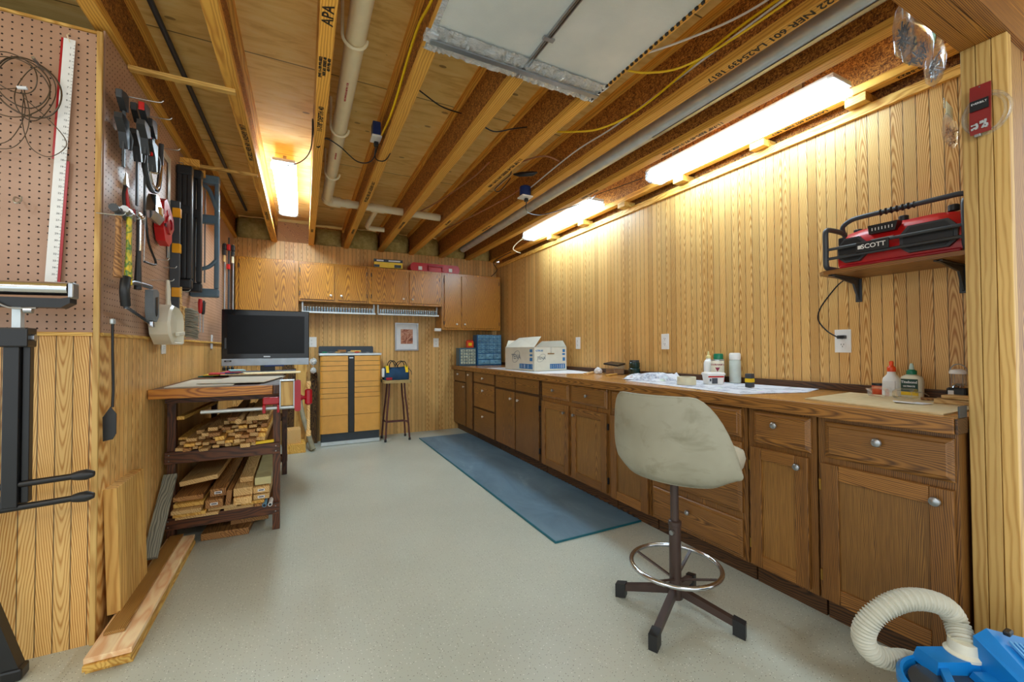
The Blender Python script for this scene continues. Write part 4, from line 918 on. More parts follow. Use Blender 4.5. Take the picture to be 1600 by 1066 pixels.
o = cable('power_cord', None, [(2.50, 1.13, 1.47), (2.535, 1.19, 1.44), (2.545, 1.27, 1.34), (2.545, 1.285, 1.27), (2.53, 1.24, 1.21), (2.52, 1.19, 1.175), (2.525, 1.176, 1.171)], .0035, M_black, 'cord').build('power_cord', M_black, t, smooth=True)
MB().boxc((2.538, 1.172, 1.171), (.026, .035, .018), bev=.003).build('power_plug', M_black, o)

# ------------------------------------------------------------------ framed picture
t = thing('framed_picture', 'small silver framed picture with white mount on the back wall', 'picture', (1.235, YB-.01, 1.10))
a, b, c_, d = 1.082, 1.392, 1.098, 1.468
m = MB(); m.box(a, b, YB-.018, YB-.001, c_, c_+.018).box(a, b, YB-.018, YB-.001, d-.018, d).box(a, a+.018, YB-.018, YB-.001, c_+.018, d-.018).box(b-.018, b, YB-.018, YB-.001, c_+.018, d-.018)
m.build('frame', M_steel, t)
MB().box(a+.018, b-.018, YB-.010, YB-.002, c_+.018, d-.018).build('mount', M_paper, t)
s = NT('abstract_print'); n = s.noise(s.mapped((14, 14, 9)), 1, 5, .7, 1.5)
pm = s.base(s.ramp(n, [(.3, rgb(60, 30, 24)), (.45, rgb(170, 96, 64)), (.55, rgb(210, 160, 130)), (.68, rgb(196, 90, 30))]), .4)
MB().box(a+.075, b-.075, YB-.0115, YB-.010, c_+.09, d-.085).build('print', pm, t)

# ------------------------------------------------------------------ anti-fatigue mat
def matm():
    s = NT('foam_mat'); n = s.noise(s.mapped((1.2, .5, 1)), 3, 6, .65, .6); s.bump(s.noise(s.obj(), 120, 2), .2, .001)
    return s.base(s.ramp(n, [(.3, rgb(84, 110, 126)), (.6, rgb(108, 136, 152)), (.75, rgb(146, 170, 182))]), .5)
t = thing('floor_mat', 'long blue grey foam mat on the floor in front of the cabinets', 'mat', (1.62, 3.6, 0))
MB().box(1.30, 1.945, 2.035, 5.16, 0.0005, .010).build('mat', matm(), t)
M_teal = plain('mat_edge_teal', (10, 96, 110), .5)
MB().box(1.292, 1.30, 2.03, 5.16, .0005, .011).box(1.30, 1.945, 2.028, 2.035, .0005, .011).build('edge', M_teal, t)
m = MB()
for i in range(60): m.box(1.945, 1.955, 2.06+i*.05, 2.085+i*.05, .0005, .010)
m.build('interlocking_edge', M_dkgrey, t)

# ------------------------------------------------------------------ workbench
BX0, BX1, BY0, BY1 = -.69, -.128, 2.99, 4.30
t = thing('workbench', 'dark stained wooden workbench with honey coloured front edge by the left wall', 'workbench', (-.41, 3.6, 0))
MB().box(-.705, -.125, 2.745, 4.52, .872, .916).build('tabletop', M_cedarb, t)
MB().box(-.705, -.155, 2.715, 2.744, .868, .918, bev=.003).build('front_edge', M_honey, t)
MB().box(-.153, -.122, 2.715, 2.744, .868, .918, bev=.002).build('edge_block', M_cedarZ, t)
MB().box(-.69, -.125, 2.95, 2.985, .82, .868).build('apron', M_cedarb, t)
MB().box(-.155, -.128, 3.03, 4.26, .80, .868).build('side_apron', M_casing, t)
for x in (BX0, BX1-.04):
    for y in (BY0, BY1-.045): MB().box(x, x+.04, y, y+.045, 0.0, .868, bev=.002).build('leg', M_cedarZ, t)
for z in (.475, .105):
    o = MB().box(BX0-.005, BX1-.002, BY0-.026, BY0-.002, z, z+.068, bev=.002).build('front_rail', M_cedarb, t)
    MB().box(BX0-.005, BX1+.002, BY1+.001, BY1+.02, z, z+.068).build('rear_rail', M_cedarb, t)
    MB().box(BX0+.001, BX1-.041, BY0, BY1, z+.045, z+.060).build('shelf_board', M_cedarb, t)
    for x in (-.675, -.15): 
        for dz in (.018, .05): MB().lathe((x, BY0-.026, z+dz), [(.004, 0), (.003, .002)], 8, Matrix.Rotation(R(90), 4, 'X')).build('screw', M_steel, o)
# sheets and books on the bench
BT = .9165
tag(MB().box(-.66, -.36, 2.80, 3.42, BT, BT+.006).build('hardboard_sheet', M_sheet), 'grey hardboard sheet on the left half of the bench top', 'board')
tag(MB().boxc((-.33, 3.18, BT+.011), (.34, .58, .004), rot=(R(0), 0, R(-9))).build('hardboard_sheet', M_sheet), 'grey hardboard sheet lying over the edge of the other one on the bench', 'board')
tag(MB().box(-.225, -.128, 2.76, 3.6, BT+.0002, BT+.0015).build('worn_patch', plain('worn_laminate', (120, 112, 110), .5, var=.45)), 'worn dark laminate strip along the right side of the bench top', 'laminate')
tag(MB().box(-.55, -.02, 3.72, 4.02, BT+.014, BT+.020).build('hardboard_sheet', M_mdf), 'pale board in front of the television reaching past the bench edge', 'board')
tag(MB().box(-.50, -.14, 3.75, 4.0, BT+.001, BT+.0135).build('packing_board', M_sheet), 'thin board lying under the pale board before the television', 'board')
cols = [((30, 120, 110), 'teal'), ((60, 110, 190), 'blue'), ((230, 200, 60), 'yellow'), ((230, 90, 130), 'pink'), ((200, 40, 50), 'red'), ((150, 200, 210), 'light blue')]
for k, (c, n_) in enumerate(cols):
    x = -.625 if k % 2 == 0 else -.50
    z = BT+.0005+(k//2)*.0095+(.0205 if k % 2 else 0)
    tag(MB().boxc((x+.02*(k//2), 3.88-.02*(k//2), z+.0045), (.10, .20, .008), rot=(0, 0, R(-14+5*k)), bev=.001).build('magazine', plain('cover_'+n_.replace(' ', '_'), c, .4)), '%s booklet in the pile at the left foot of the television' % n_, 'booklet', 'booklets in front of the television')
# television
t = thing('television', 'black flat television with silver lower bezel standing on the bench', 'television', (-.28, 4.2, BT))
MB().box(-.607, .047, 4.15, 4.20, .985, 1.460, bev=.006).build('casing', plain('gloss_black', (14, 15, 18), .12), t)
MB().box(-.565, .008, 4.1475, 4.1495, 1.085, 1.415).build('screen', plain('screen_dark', (10, 11, 15), .3, var=.2, spec=.2), t)
MB().box(-.605, .045, 4.140, 4.1495, .985, 1.045, bev=.003).build('lower_bezel', plain('silver_bezel', (170, 182, 194), .3, .3), t)
MB().box(-.585, -.535, 4.138, 4.140, 1.020, 1.032).build('badge', M_black, t)
text('lettering', 'VIZIO', basis((-.56, 4.1378, 1.026), (1, 0, 0), (0, 0, 1)), .010, M_paper, t)
MB().box(-.585, -.572, 4.1465, 4.149, 1.13, 1.22).build('side_label', M_dkgrey, t)
MB().box(-.305, -.255, 4.1465, 4.149, 1.055, 1.066).build('badge', M_steel, t)
MB().box(-.33, -.22, 4.16, 4.20, .937, .984).build('neck', M_black, t)
MB().box(-.46, -.06, 4.05, 4.32, BT+.001, .935, bev=.008).build('stand', plain('stand_blue_grey', (90, 120, 150), .3), t)
MB().box(-.30, -.15, 4.138, 4.149, .974, .987, bev=.003).build('foot_trim', M_dblue, t)
# vise
t = thing('bench_vise', 'red woodworking vise with wooden jaws at the right front corner of the bench', 'vise', (-.05, 2.70, .8))
MB().box(-.112, -.050, 2.665, 2.705, .805, .938, bev=.002).build('jaw_face', M_pineZ, t)
MB().box(-.118, -.1125, 2.66, 2.71, .80, .942).box(-.0495, -.044, 2.66, 2.71, .80, .942).build('steel_plate', M_steel, t)
MB().box(-.117, -.044, 2.655, 2.713, .9425, .950, bev=.002).build('top_plate', M_galv, t)
MB().prism(rr(-.0435, -.012, .77, .945, .012), 2.655, 2.712, 'Y').build('outer_jaw', M_dred, t, auto=30)
MB().box(-.20, -.119, 2.66, 2.71, .815, .855, bev=.006).build('inner_body', M_dred, t)
MB().box(-.20, -.185, 2.655, 2.712, .768, .815, bev=.004).box(-.13, -.119, 2.655, 2.712, .768, .815, bev=.004).build('rod_guide', M_dred, t)
MB().cyl((-.48, 2.685, .793), (-.044, 2.685, .793), .010, n=14).build('guide_rod', M_galv, t, smooth=True)
MB().lathe((-.012, 2.685, .843), [(.018, 0), (.013, .008), (.010, .016), (.014, .024)], 16, Matrix.Rotation(R(90), 4, 'Y')).build('screw_boss', M_dred, t, smooth=True)
MB().lathe((.028, 2.685, .80), [(.010, 0), (.019, .008), (.020, .05), (.019, .085), (.010, .092)], 18).build('screw_head', M_dred, t, smooth=True)
MB().lathe((.028, 2.685, .620), [(.0125, 0), (.0135, .004), (.0135, .03), (.009, .034), (.0088, .179)], 14).lathe((.028, 2.685, .8925), [(.0088, 0), (.0088, .012), (.0125, .014), (.0125, .038), (.011, .042)], 14).build('handle', M_pale, t, smooth=True)

# ------------------------------------------------------------------ lumber on the bench shelves
def stick(name, label, c, d, mat, rot=(0, 0, 0), group=None, cat='wood', bev=.0015):
    m = MB().box(-d[0]/2, d[0]/2, -d[1]/2, d[1]/2, -d[2]/2, d[2]/2, bev=bev)
    o = m.build(name, mat, local=True); o.location = c; o.rotation_euler = rot
    return tag(o, label, cat, group)
mats = [M_pale, M_brownwd, M_pale, M_pine, M_pale]
SZ = .5425
n = 0
for L_ in range(6):
    x = -.643+.010*(L_ % 2)+max(0, L_-2)*.07; xmax = -.192
    while x < xmax:
        w_, h_ = rnd.uniform(.020, .050), rnd.uniform(.014, .023)
        if x+w_ > xmax+.01: break
        far = L_ >= 3
        y = 2.955+rnd.uniform(-.085, .05)+.015*L_
        ln = rnd.uniform(.75, 1.15); y += .10*abs(x+.42)*(L_-2)*.5
        stick('wood_offcut', 'thin %s stick in the %s of the jumbled upper shelf bundle' % (('pale', 'brown', 'pale', 'yellow pine', 'pale')[n % 5], 'left third' if x < -.50 else 'middle' if x < -.33 else 'right third'), (x+w_/2, y+ln/2, SZ+.0145+L_*.0245), (w_, ln, h_), mats[n % 5], (rnd.uniform(-.002, .002), rnd.uniform(-.10, .10), rnd.uniform(-.012, .012)), '%s sticks, %s of the upper shelf bundle' % (('pale', 'brown', 'pale', 'yellow', 'pale')[n % 5], 'left' if x < -.50 else 'middle' if x < -.33 else 'right'))
        n += 1; x += w_+.0015
Lz = SZ+.014+6*.0245
for k, (x, y, z, w_, h_, ln, rx, rz, ma, lab) in enumerate([
        (-.60, 3.35, .735, .035, .02, .8, 0, -.05, M_pine, 'single stick poking out high at the left of the upper bundle'),
        (-.388, 3.45, Lz+.004, .05, .022, 1.0, 0, .03, M_brownwd, 'brown board across the top of the stick bundle, left one'),
        (-.280, 3.42, Lz+.006, .06, .025, 1.0, 0, .02, M_pale, 'pale board on top of the stick bundle, beside the brown one'),
        (-.215, 3.40, Lz+.008, .055, .03, .95, 0, 0, M_pale, 'thick pale board on top of the stick bundle by the right leg')]):
    stick('wood_board', lab, (x, y, z), (w_, ln, h_), ma, (rx, 0, rz))
stick('yellow_level', 'bright yellow strip lying on the upper bench shelf edge', (-.245, 2.955, SZ+.013), (.17, .022, .016), M_yel, (0, R(-3), 0), cat='strip')
# the round moulding in the middle of the bundle
tag(MB().tube([(-.335, 2.86, Lz+.002), (-.335, 3.7, Lz+.002)], .016, 14).build('wood_dowel', M_pale, smooth=True), 'round pale dowel in the middle of the upper bundle', 'dowel')
# lower shelf: boards (x, z, w, h, front y, material, label)
low = [(-.53, .186, .20, .018, 2.90, M_pale, 'wide pale board at the bottom left of the lower shelf'),
       (-.34, .186, .15, .018, 2.94, M_pale, 'pale board at the bottom middle of the lower shelf'),
       (-.240, .186, .05, .018, 2.93, M_brownwd, 'narrow board at the bottom right of the lower shelf'),
       (-.565, .2065, .15, .020, 2.88, M_pine, 'yellowish board, second from the bottom at left on the lower shelf'),
       (-.41, .2065, .14, .020, 2.92, M_pale, 'second layer board in the middle of the lower shelf'),
       (-.27, .2065, .12, .020, 2.93, M_pine, 'second layer board at right on the lower shelf'),
       (-.568, .230, .135, .022, 2.86, M_pale, 'pale board sticking furthest out at left on the lower shelf'),
       (-.565, .2545, .14, .022, 2.90, M_pine, 'board with ragged end under the wide top board on the lower shelf'),
       (-.575, .282, .14, .026, 2.93, M_brownwd, 'brown board third from the top at left on the lower shelf'),
       (-.445, .243, .085, .048, 2.89, M_brownwd, 'thick brown block end left of the tilted beam on the lower shelf'),
       (-.44, .293, .08, .045, 2.93, M_brownwd, 'thick brown board with a small white price tag on the lower shelf'),
       (-.318, .243, .09, .042, 2.87, M_pale, 'thick pale plank end below the other pale plank on the lower shelf'),
       (-.316, .290, .095, .045, 2.89, M_pale, 'thick pale plank on top of its twin on the lower shelf'),
       (-.222, .237, .085, .030, 2.92, M_pale, 'pale board with price tag, lowest of the right stack on the lower shelf'),
       (-.222, .274, .085, .036, 2.93, M_pale, 'pale board with price tag, middle of the right stack on the lower shelf'),
       (-.222, .320, .088, .046, 2.96, plain('greenish_wood', (196, 190, 140), .6), 'greenish treated board on top of the right stack on the lower shelf')]
for k, (x, z, w_, h_, y, ma, lab) in enumerate(low):
    ln = 1.22-rnd.uniform(0, .1)
    o = stick('lumber_board', lab, (x, y+ln/2, z), (w_-.002, ln, h_-.001), ma, (0, 0, rnd.uniform(-.012, .012)), 'boards stored on the lower bench shelf', 'lumber')
    if k in (9, 10, 13, 14):
        g = MB().box(-.018, .018, -ln/2-.002, -ln/2-.0002, -.007, .007).build('price_tag', M_paper, o, local=True); 
        MB().box(-.013, .013, -ln/2-.003, -ln/2-.0022, -.002, .003).build('print', M_ink, g, local=True)
stick('lumber_board', 'wide pale board lying tilted on top at left of the lower shelf', (-.54, 3.5, .352), (.18, 1.1, .026), M_pale, (R(-2), R(-7), R(1)), 'boards stored on the lower bench shelf', 'lumber')
stick('lumber_board', 'brown square beam tilted on its edge in the middle of the lower shelf', (-.383, 3.47, .265), (.026, 1.15, .085), M_brownwd, (0, R(6), 0), 'boards stored on the lower bench shelf', 'lumber')
stick('lumber_board', 'long pale board lying on top of the thick planks on the lower shelf', (-.315, 3.55, .3295), (.07, 1.1, .030), M_pale, (0, 0, R(1)), 'boards stored on the lower bench shelf', 'lumber')
for x, c in ((-.205, 'nearer the leg'), (-.175, 'nearest the leg')):
    m = MB(); pts = [(x, 2.895, .190), (x, 3.0, .190)]
    m.tube(pts, .0115, 14); o = m.build('pipe_offcut', plain('pipe_blue', (90, 140, 170), .4) if x < -.19 else M_white, smooth=True)
    tag(o, ('short blue grey pipe offcut' if x < -.19 else 'short white pipe offcut')+' at the right end of the lower shelf', 'pipe')
    MB().lathe((x, 2.8945, .190), [(.008, 0), (.008, .001)], 12, Matrix.Rotation(R(90), 4, 'X')).build('bore', M_black, o)
# boards on the floor below
stick('lumber_board', 'brown board end on the floor under the bench, front left one', (-.39, 3.42, .022), (.24, .85, .040), M_brownwd, (0, 0, R(-3)), cat='lumber')
stick('lumber_board', 'brown board on the floor under the bench lying on the other', (-.31, 3.50, .058), (.20, .85, .028), M_brownwd, (0, 0, R(2)), cat='lumber')
tag(MB().box(-.195, -.14, 3.06, 3.3, .073, .100, bev=.002).build('foam_block', M_white), 'small white block on the floor boards under the bench', 'block')
# long floor boards and moulding
M_longb = wood('pink_white_pine', (240, 216, 172), (222, 172, 124), 'Y', 'X', None, F=22, slope=.012, c=.01, rough=.5, contrast=(.1, 1), warp=1.0)
for k, (z, y0, lab) in enumerate(((.010, 1.96, 'lowest of the long pine boards lying on the floor by the left wall'), (.031, 1.935, 'middle of the long pine boards lying on the floor by the left wall'), (.052, 1.945, 'topmost of the long pine boards lying on the floor by the left wall'))):
    stick('long_board', lab, (-.612, y0+.515, z), (.128, 1.02, .019), M_longb if k == 2 else M_pine, (0, 0, R(.6)), 'long boards on the floor by the left wall', 'board')
stick('casing_moulding', 'dark stained fluted casing lying on the long floor boards', (-.632, 2.52, .068), (.062, .90, .012), M_casing, (0, 0, R(.6)), cat='moulding')
stick('wood_plank', 'thick light plank standing upright against the left wall', (-.6815, 2.375, .315), (.042, .32, .50), M_slab, (0, R(-2), 0), cat='plank')
stick('weathered_board', 'grey weathered board leaning diagonally by the bench', (-.668, 2.80, .257), (.06, .47, .020), M_grey, (R(42), 0, 0), cat='board')

# ------------------------------------------------------------------ behind the bench: slabs, beams, blocks
stick('bark_slab', 'rough dark bark slab leaning on the back wall behind the bench', (-.16, 5.53, .48), (.12, .05, .96), M_bark, (0, 0, 0), cat='slab')
stick('bark_slab', 'narrow split slab leaning beside the tool chest', (.115, 5.52, .42), (.07, .05, .84), M_bark, (0, 0, 0), cat='slab')
stick('wood_plank', 'tall yellow plank leaning on the back wall behind the vise', (-.03, 5.50, .47), (.13, .035, .94), M_slab, (0, 0, R(4)), cat='plank')
stick('wood_plank', 'thin brown batten leaning between bark slab and yellow plank', (-.115, 5.47, .45), (.05, .03, .90), M_bark, (0, R(2), 0), cat='plank')
tag(MB().tube([(.10, 5.08, .018), (.0, 5.22, .36), (-.055, 5.40, .66)], [.028, .024, .022], 14).build('log_branch', plain('grey_log', (150, 142, 116), .7, var=.25), smooth=True), 'grey peeled branch leaning behind the vise handle', 'branch')
stick('wood_block', 'square pale beam offcut stacked behind the bench, upper one', (-.10, 5.18, .175), (.15, .2, .15), M_pale, (0, 0, R(3)), cat='block')
stick('wood_block', 'pale beam offcut on the floor behind the bench, lower one', (-.075, 5.18, .05), (.19, .26, .098), M_pine, (0, 0, R(3)), cat='block')
t = thing('plastic_bag', 'small crumpled clear plastic bag hanging beside the tool chest', 'bag', (.10, 5.44, .83))
for z, r in ((.975, .04), (.87, .033)):
    m = MB(); bmesh.ops.create_icosphere(m.bm, subdivisions=3, radius=r)
    for v in m.bm.verts: v.co = Vector((v.co.x, v.co.y*.6, v.co.z))*(1+rnd.uniform(-.25, .15))+Vector((.105, 5.44, z))
    m.build('bag', M_white, t)
MB().tube([(.105, 5.44, .86), (.105, 5.455, 1.03)], .003, 6).build('hang_wire', M_steel, t)

# ------------------------------------------------------------------ tool chest
M_maple = plain('yellow_wood_front', (226, 164, 74), .35, var=.05); M_chest = plain('charcoal_metal', (44, 54, 62), .4)
t = thing('tool_chest', 'tall wooden fronted tool chest with black centre strip on the back wall', 'chest', (.5, 5.4, 0))
MB().box(.18, .84, 5.275, 5.58, .14, 1.045, bev=.004).build('body', M_chest, t)
MB().box(.19, .83, 5.27, 5.57, .0005, .138).build('base', M_chest, t)
MB().box(.185, .835, 5.255, 5.27, .004, .045, bev=.002).build('kick_plate', M_galv, t)
MB().box(.160, .855, 5.245, 5.585, 1.046, 1.074, bev=.006).build('top', M_galv, t)
MB().prism([(.165, 1.0745), (.80, 1.0745), (.80, 1.145), (.79, 1.158), (.175, 1.158), (.165, 1.145)], 5.55, 5.57, 'Y').build('back_rim', M_chest, t)
MB().box(.475, .543, 5.247, 5.274, .14, 1.045, bev=.006).build('centre_strip', M_blkpl, t)
zs = [1.044, .981, .925, .867, .735, .669, .604, .549, .348, .139]
for a, b in zip(zs, zs[1:]):
    for x0, x1, s_ in ((.172, .473, -1), (.545, .846, 1)):
        e = x0 if s_ < 0 else x1; i_ = x1 if s_ < 0 else x0
        poly = [(i_, 5.274), (i_, 5.252), (e-s_*.03, 5.252), (e-s_*.012, 5.256), (e-s_*.003, 5.264), (e, 5.274)]
        MB().prism(poly, b+.003, a-.0015, 'Z').build('drawer', M_maple, t)
MB().box(.487, .53, 5.2455, 5.247, 1.012, 1.026).build('badge', M_steel, t)
TT = 1.0745
for i, (x, c_, l) in enumerate(((.24, (16, 130, 90), 'green'), (.31, (90, 96, 100), 'grey'), (.38, (190, 150, 90), 'tan'), (.44, (120, 90, 60), 'brown'), (.52, (180, 170, 150), 'cream'), (.60, (200, 40, 36), 'red'), (.68, (70, 74, 78), 'dark'))):
    tt = thing('hand_tool', 'small %s handled hand tool lying on top of the tool chest' % l, 'tool', (x, 5.36, TT), 'small tools on the chest')
    MB().tube([(x-.045, 5.35, TT+.010), (x-.02, 5.355, TT+.011), (x+.01, 5.36, TT+.010)], [.006, .009, .006], 10).build('handle', plain('tool_'+l, c_, .4), tt, smooth=True)
    MB().tube([(x+.01, 5.36, TT+.010), (x+.05, 5.37, TT+.008)], [.003, .002], 8).build('shaft', M_steel, tt, smooth=True)
tag(MB().boxc((.42, 5.46, TT+.022), (.09, .05, .035), bev=.006, rot=(0, 0, R(15))).build('wood_toy_block', M_brownwd), 'brown wooden lump on top of the tool chest', 'block')
tag(MB().boxc((.58, 5.46, TT+.018), (.12, .05, .028), bev=.006, rot=(0, 0, R(-12))).build('wood_scrap', M_pine), 'yellowish wood scrap on top of the tool chest', 'block')

# ------------------------------------------------------------------ bar stool with tool bag
t = thing('bar_stool', 'low backless stool with brown tubular legs beside the tool chest', 'stool', (1.03, 5.28, 0))
MB().prism(rr(.868, 1.195, 5.13, 5.43, .03), .705, .74, 'Z').build('seat', plain('tan_seat', (176, 150, 96), .6), t, auto=30)
M_btube = plain('brown_tube', (92, 48, 42), .3)
for sx_, sy_ in ((-1, -1), (1, -1), (-1, 1), (1, 1)):
    top = (1.03+sx_*.09, 5.28+sy_*.08, .704); bot = (1.03+sx_*.145, 5.28+sy_*.125, .012)
    o = MB().tube(smooth_pts([top, (1.03+sx_*.10, 5.28+sy_*.09, .55), (1.03+sx_*.125, 5.28+sy_*.11, .30), bot]), .011, 10).build('leg', M_btube, t, smooth=True)
    MB().lathe((bot[0], bot[1], .0), [(.014, 0), (.015, .02), (.012, .03)], 12).build('foot_cap', M_blkpl, o, smooth=True)
for a, b, z in ((( -1, -1), (1, -1), .235), ((-1, 1), (1, 1), .21), ((-1, -1), (-1, 1), .235), ((1, -1), (1, 1), .21)):
    MB().cyl((1.03+a[0]*.130, 5.28+a[1]*.113, z), (1.03+b[0]*.130, 5.28+b[1]*.113, z), .007, n=10).build('stretcher', M_btube, t, smooth=True)
t = thing('tool_bag', 'dark blue tool bag with yellow ends and black handles on the stool', 'bag', (1.03, 5.27, .741))
M_navy = plain('navy_canvas', (24, 62, 92), .8, var=.25)
m = MB(); rings = []
for x, s_ in ((.885, .75), (.91, .95), (.98, 1.02), (1.08, 1.02), (1.15, .97), (1.175, .8)):
    rings.append([(x, 5.27+s_*a, .742+b) for a, b in ((-.10, 0), (-.112, .05), (-.095, .11), (-.045, .15+rnd.uniform(0, .012)), (.045, .15), (.095, .11), (.112, .05), (.10, 0))])
m.loft(rings).build('body', M_navy, t, auto=60)
for x in (.915, 1.145): MB().loft([[(x-.016, 5.27+a, .742+b) for a, b in ((-.105, .09), (-.07, .165), (.07, .165), (.105, .09))], [(x+.016, 5.27+a, .742+b) for a, b in ((-.108, .09), (-.07, .172), (.07, .172), (.108, .09))]]).build('end_panel', M_yel, t)
for y in (5.20, 5.34):
    MB().tube(smooth_pts([(.93, y, .86), (.95, y, .95), (.99, y, .975), (1.03, y, .92), (1.04, y, .895)]), .010, 8, flat=.5).build('handle', M_blkpl, t, smooth=True)
    MB().tube(smooth_pts([(1.03, y, .90), (1.07, y, .955), (1.12, y, .965), (1.145, y, .92), (1.15, y, .85)]), .010, 8, flat=.5).build('handle', M_blkpl, t, smooth=True)
MB().boxc((.872, 5.24, .83), (.03, .07, .11), bev=.012).build('side_pocket', M_white, t)
MB().tube(smooth_pts([(1.17, 5.2, .88), (1.20, 5.18, .84), (1.205, 5.18, .80)]), .008, 8, flat=.4).build('strap', M_blkpl, t, smooth=True)
MB().boxc((.93, 5.155, .76), (.07, .02, .03), bev=.004).build('red_pouch', M_dred, t)

# ------------------------------------------------------------------ swivel stool
cx, cy = 1.405, 1.27
t = thing('swivel_stool', 'swivel stool with stained grey vinyl bucket seat and chrome foot ring', 'stool', (cx, cy, 0))
M_vinyl = None
s = NT('grey_vinyl'); n = s.noise(s.mapped((7, 7, 12)), 1, 4, .6, .5); g_ = s.n('ShaderNodeSeparateXYZ'); s.link(s.obj(), g_.inputs[0])
nz = s.noise(s.mapped((4, 4, 4)), 1.2, 3)
s.bump(s.noise(s.obj(), 90, 3), .12, .001)
M_vinyl = s.base(s.mix(s.ramp(n, [(.52, (0, 0, 0)), (.72, (.55, .55, .55))]), s.ramp(nz, [(.3, rgb(146, 142, 122)), (.7, rgb(166, 162, 142))]), rgb(106, 102, 76)), .5)
M_brown = plain('brown_enamel', (66, 50, 44), .35); 
MB().lathe((cx, cy, .07), [(.030, 0), (.030, .05), (.024, .055), (.024, .30), (.0265, .302), (.0265, .318), (.020, .322)], 20).build('outer_column', M_brown, t, smooth=True)
MB().cyl((cx, cy, .392), (cx, cy, .585), .017, n=18).build('inner_column', M_brown, t, smooth=True)
MB().lathe((cx-.024, cy-.014, .35), [(.007, 0), (.010, .006), (.010, .014)], 12, Matrix.Rotation(R(-90), 4, 'Y')).build('height_knob', M_steel, t, smooth=True)
for fx, fy in ((1.27, 1.49), (1.15, 1.15), (1.525, 1.035), (1.645, 1.385)):
    d = Vector((fx-cx, fy-cy, 0)); L_ = d.length; u = d/L_; s_ = Vector((-u.y, u.x, 0)); C_ = Vector((cx, cy, 0))
    def sec(k, z0_, z1_, w_): 
        p = C_+u*k; return [p+s_*w_+Vector((0, 0, z0_)), p-s_*w_+Vector((0, 0, z0_)), p-s_*w_+Vector((0, 0, z1_)), p+s_*w_+Vector((0, 0, z1_))]
    o = MB().loft([sec(.02, .085, .118, .013), sec(L_-.04, .035, .062, .013)]).build('leg', M_brown, t)
    MB().loft([sec(L_-.048, .008, .068, .017), sec(L_-.004, .0, .058, .017)]).build('foot_cap', M_blkpl, o)
rc = Vector((cx, cy, .205)); RR = .178
MB().tube([rc+Vector((RR*math.cos(2*math.pi*k/48), RR*math.sin(2*math.pi*k/48), 0)) for k in range(48)], .0095, 12, closed=True).build('foot_ring', M_chrome, t, smooth=True)
for k in range(4):
    a = R(20+90*k)
    MB().tube([rc+Vector((.02*math.cos(a), .02*math.sin(a), -.055)), rc+Vector(((RR-.004)*math.cos(a), (RR-.004)*math.sin(a), 0))], .0075, 8, flat=.6).build('ring_spoke', M_brown, t, smooth=True)
MB().boxc((cx, cy, .592), (.20, .20, .012), rot=(0, 0, R(30))).build('seat_plate', M_brown, t)
fa = R(14)                                            # direction the seat faces, from +X
F_ = Vector((math.cos(fa), math.sin(fa), 0)); S_ = Vector((-F_.y, F_.x, 0))
SCn = Vector((cx, cy, 0))+F_*.02
def seatring(z, a, b): return [SCn+F_*(x+.085)+S_*y+Vector((0, 0, z)) for x, y in rr(-a, a, -b, b, min(a, b)*.55, 5)]
MB().loft([seatring(.60, .15, .17), seatring(.612, .180, .200), seatring(.65, .188, .208), seatring(.680, .182, .202), seatring(.698, .15, .165)]).build('seat_cushion', plain('cream_vinyl', (206, 200, 178), .45, var=.05), t, auto=60)
# wrap-around back shell
m = MB(); na, nz_ = 30, 14; grid_o, grid_i = [], []
def shell(u, v, off):
    """u -1..1 around, v 0..1 up"""
    th = u*R(80); 
    top = .928-.70*max(0, abs(u)-.42)**1.7
    zb_ = .583+.025*abs(u)**8; z = zb_+(top-zb_)*v
    rad = .232+.012*math.sin(v*math.pi)+.02*v-off
    squash = 1.0
    edge = (1-abs(u)**6)
    lowin = .030*max(0, .28-v)/.28*max(0, .28-v)/.28
    rad -= lowin
    c_ = SCn+F_*.01
    return c_ - F_*math.cos(th)*(rad*.80+.018*v) + S_*math.sin(th)*rad*1.1 + Vector((0, 0, z))
go = [[m.bm.verts.new(shell(-1+2*i/na, j/nz_, 0)) for j in range(nz_+1)] for i in range(na+1)]
gi = [[m.bm.verts.new(shell(-1+2*i/na, j/nz_, .028*min(1, 4*min(1-j/nz_+.12, 1-abs(-1+2*i/na)+.12)))) for j in range(nz_+1)] for i in range(na+1)]
for i in range(na):
    for j in range(nz_):
        m.bm.faces.new((go[i][j], go[i+1][j], go[i+1][j+1], go[i][j+1])); m.bm.faces.new((gi[i][j], gi[i][j+1], gi[i+1][j+1], gi[i+1][j]))
    m.bm.faces.new((go[i][nz_], go[i+1][nz_], gi[i+1][nz_], gi[i][nz_])); m.bm.faces.new((go[i][0], gi[i][0], gi[i+1][0], go[i+1][0]))
for j in range(nz_):
    m.bm.faces.new((go[0][j], go[0][j+1], gi[0][j+1], gi[0][j])); m.bm.faces.new((go[na][j], gi[na][j], gi[na][j+1], go[na][j+1]))
m.build('backrest', M_vinyl, t, auto=70)
pp = [shell(-1+2*i/30, 1, .004)+Vector((0, 0, .002)) for i in range(31)]
MB().tube(pp, .0045, 8).build('piping', M_vinyl, t, smooth=True)
pp = [shell(-1+2*i/30, 0, .01)+Vector((0, 0, -.001)) for i in range(31)]
MB().tube(pp, .0045, 8).build('lower_piping', M_vinyl, t, smooth=True)

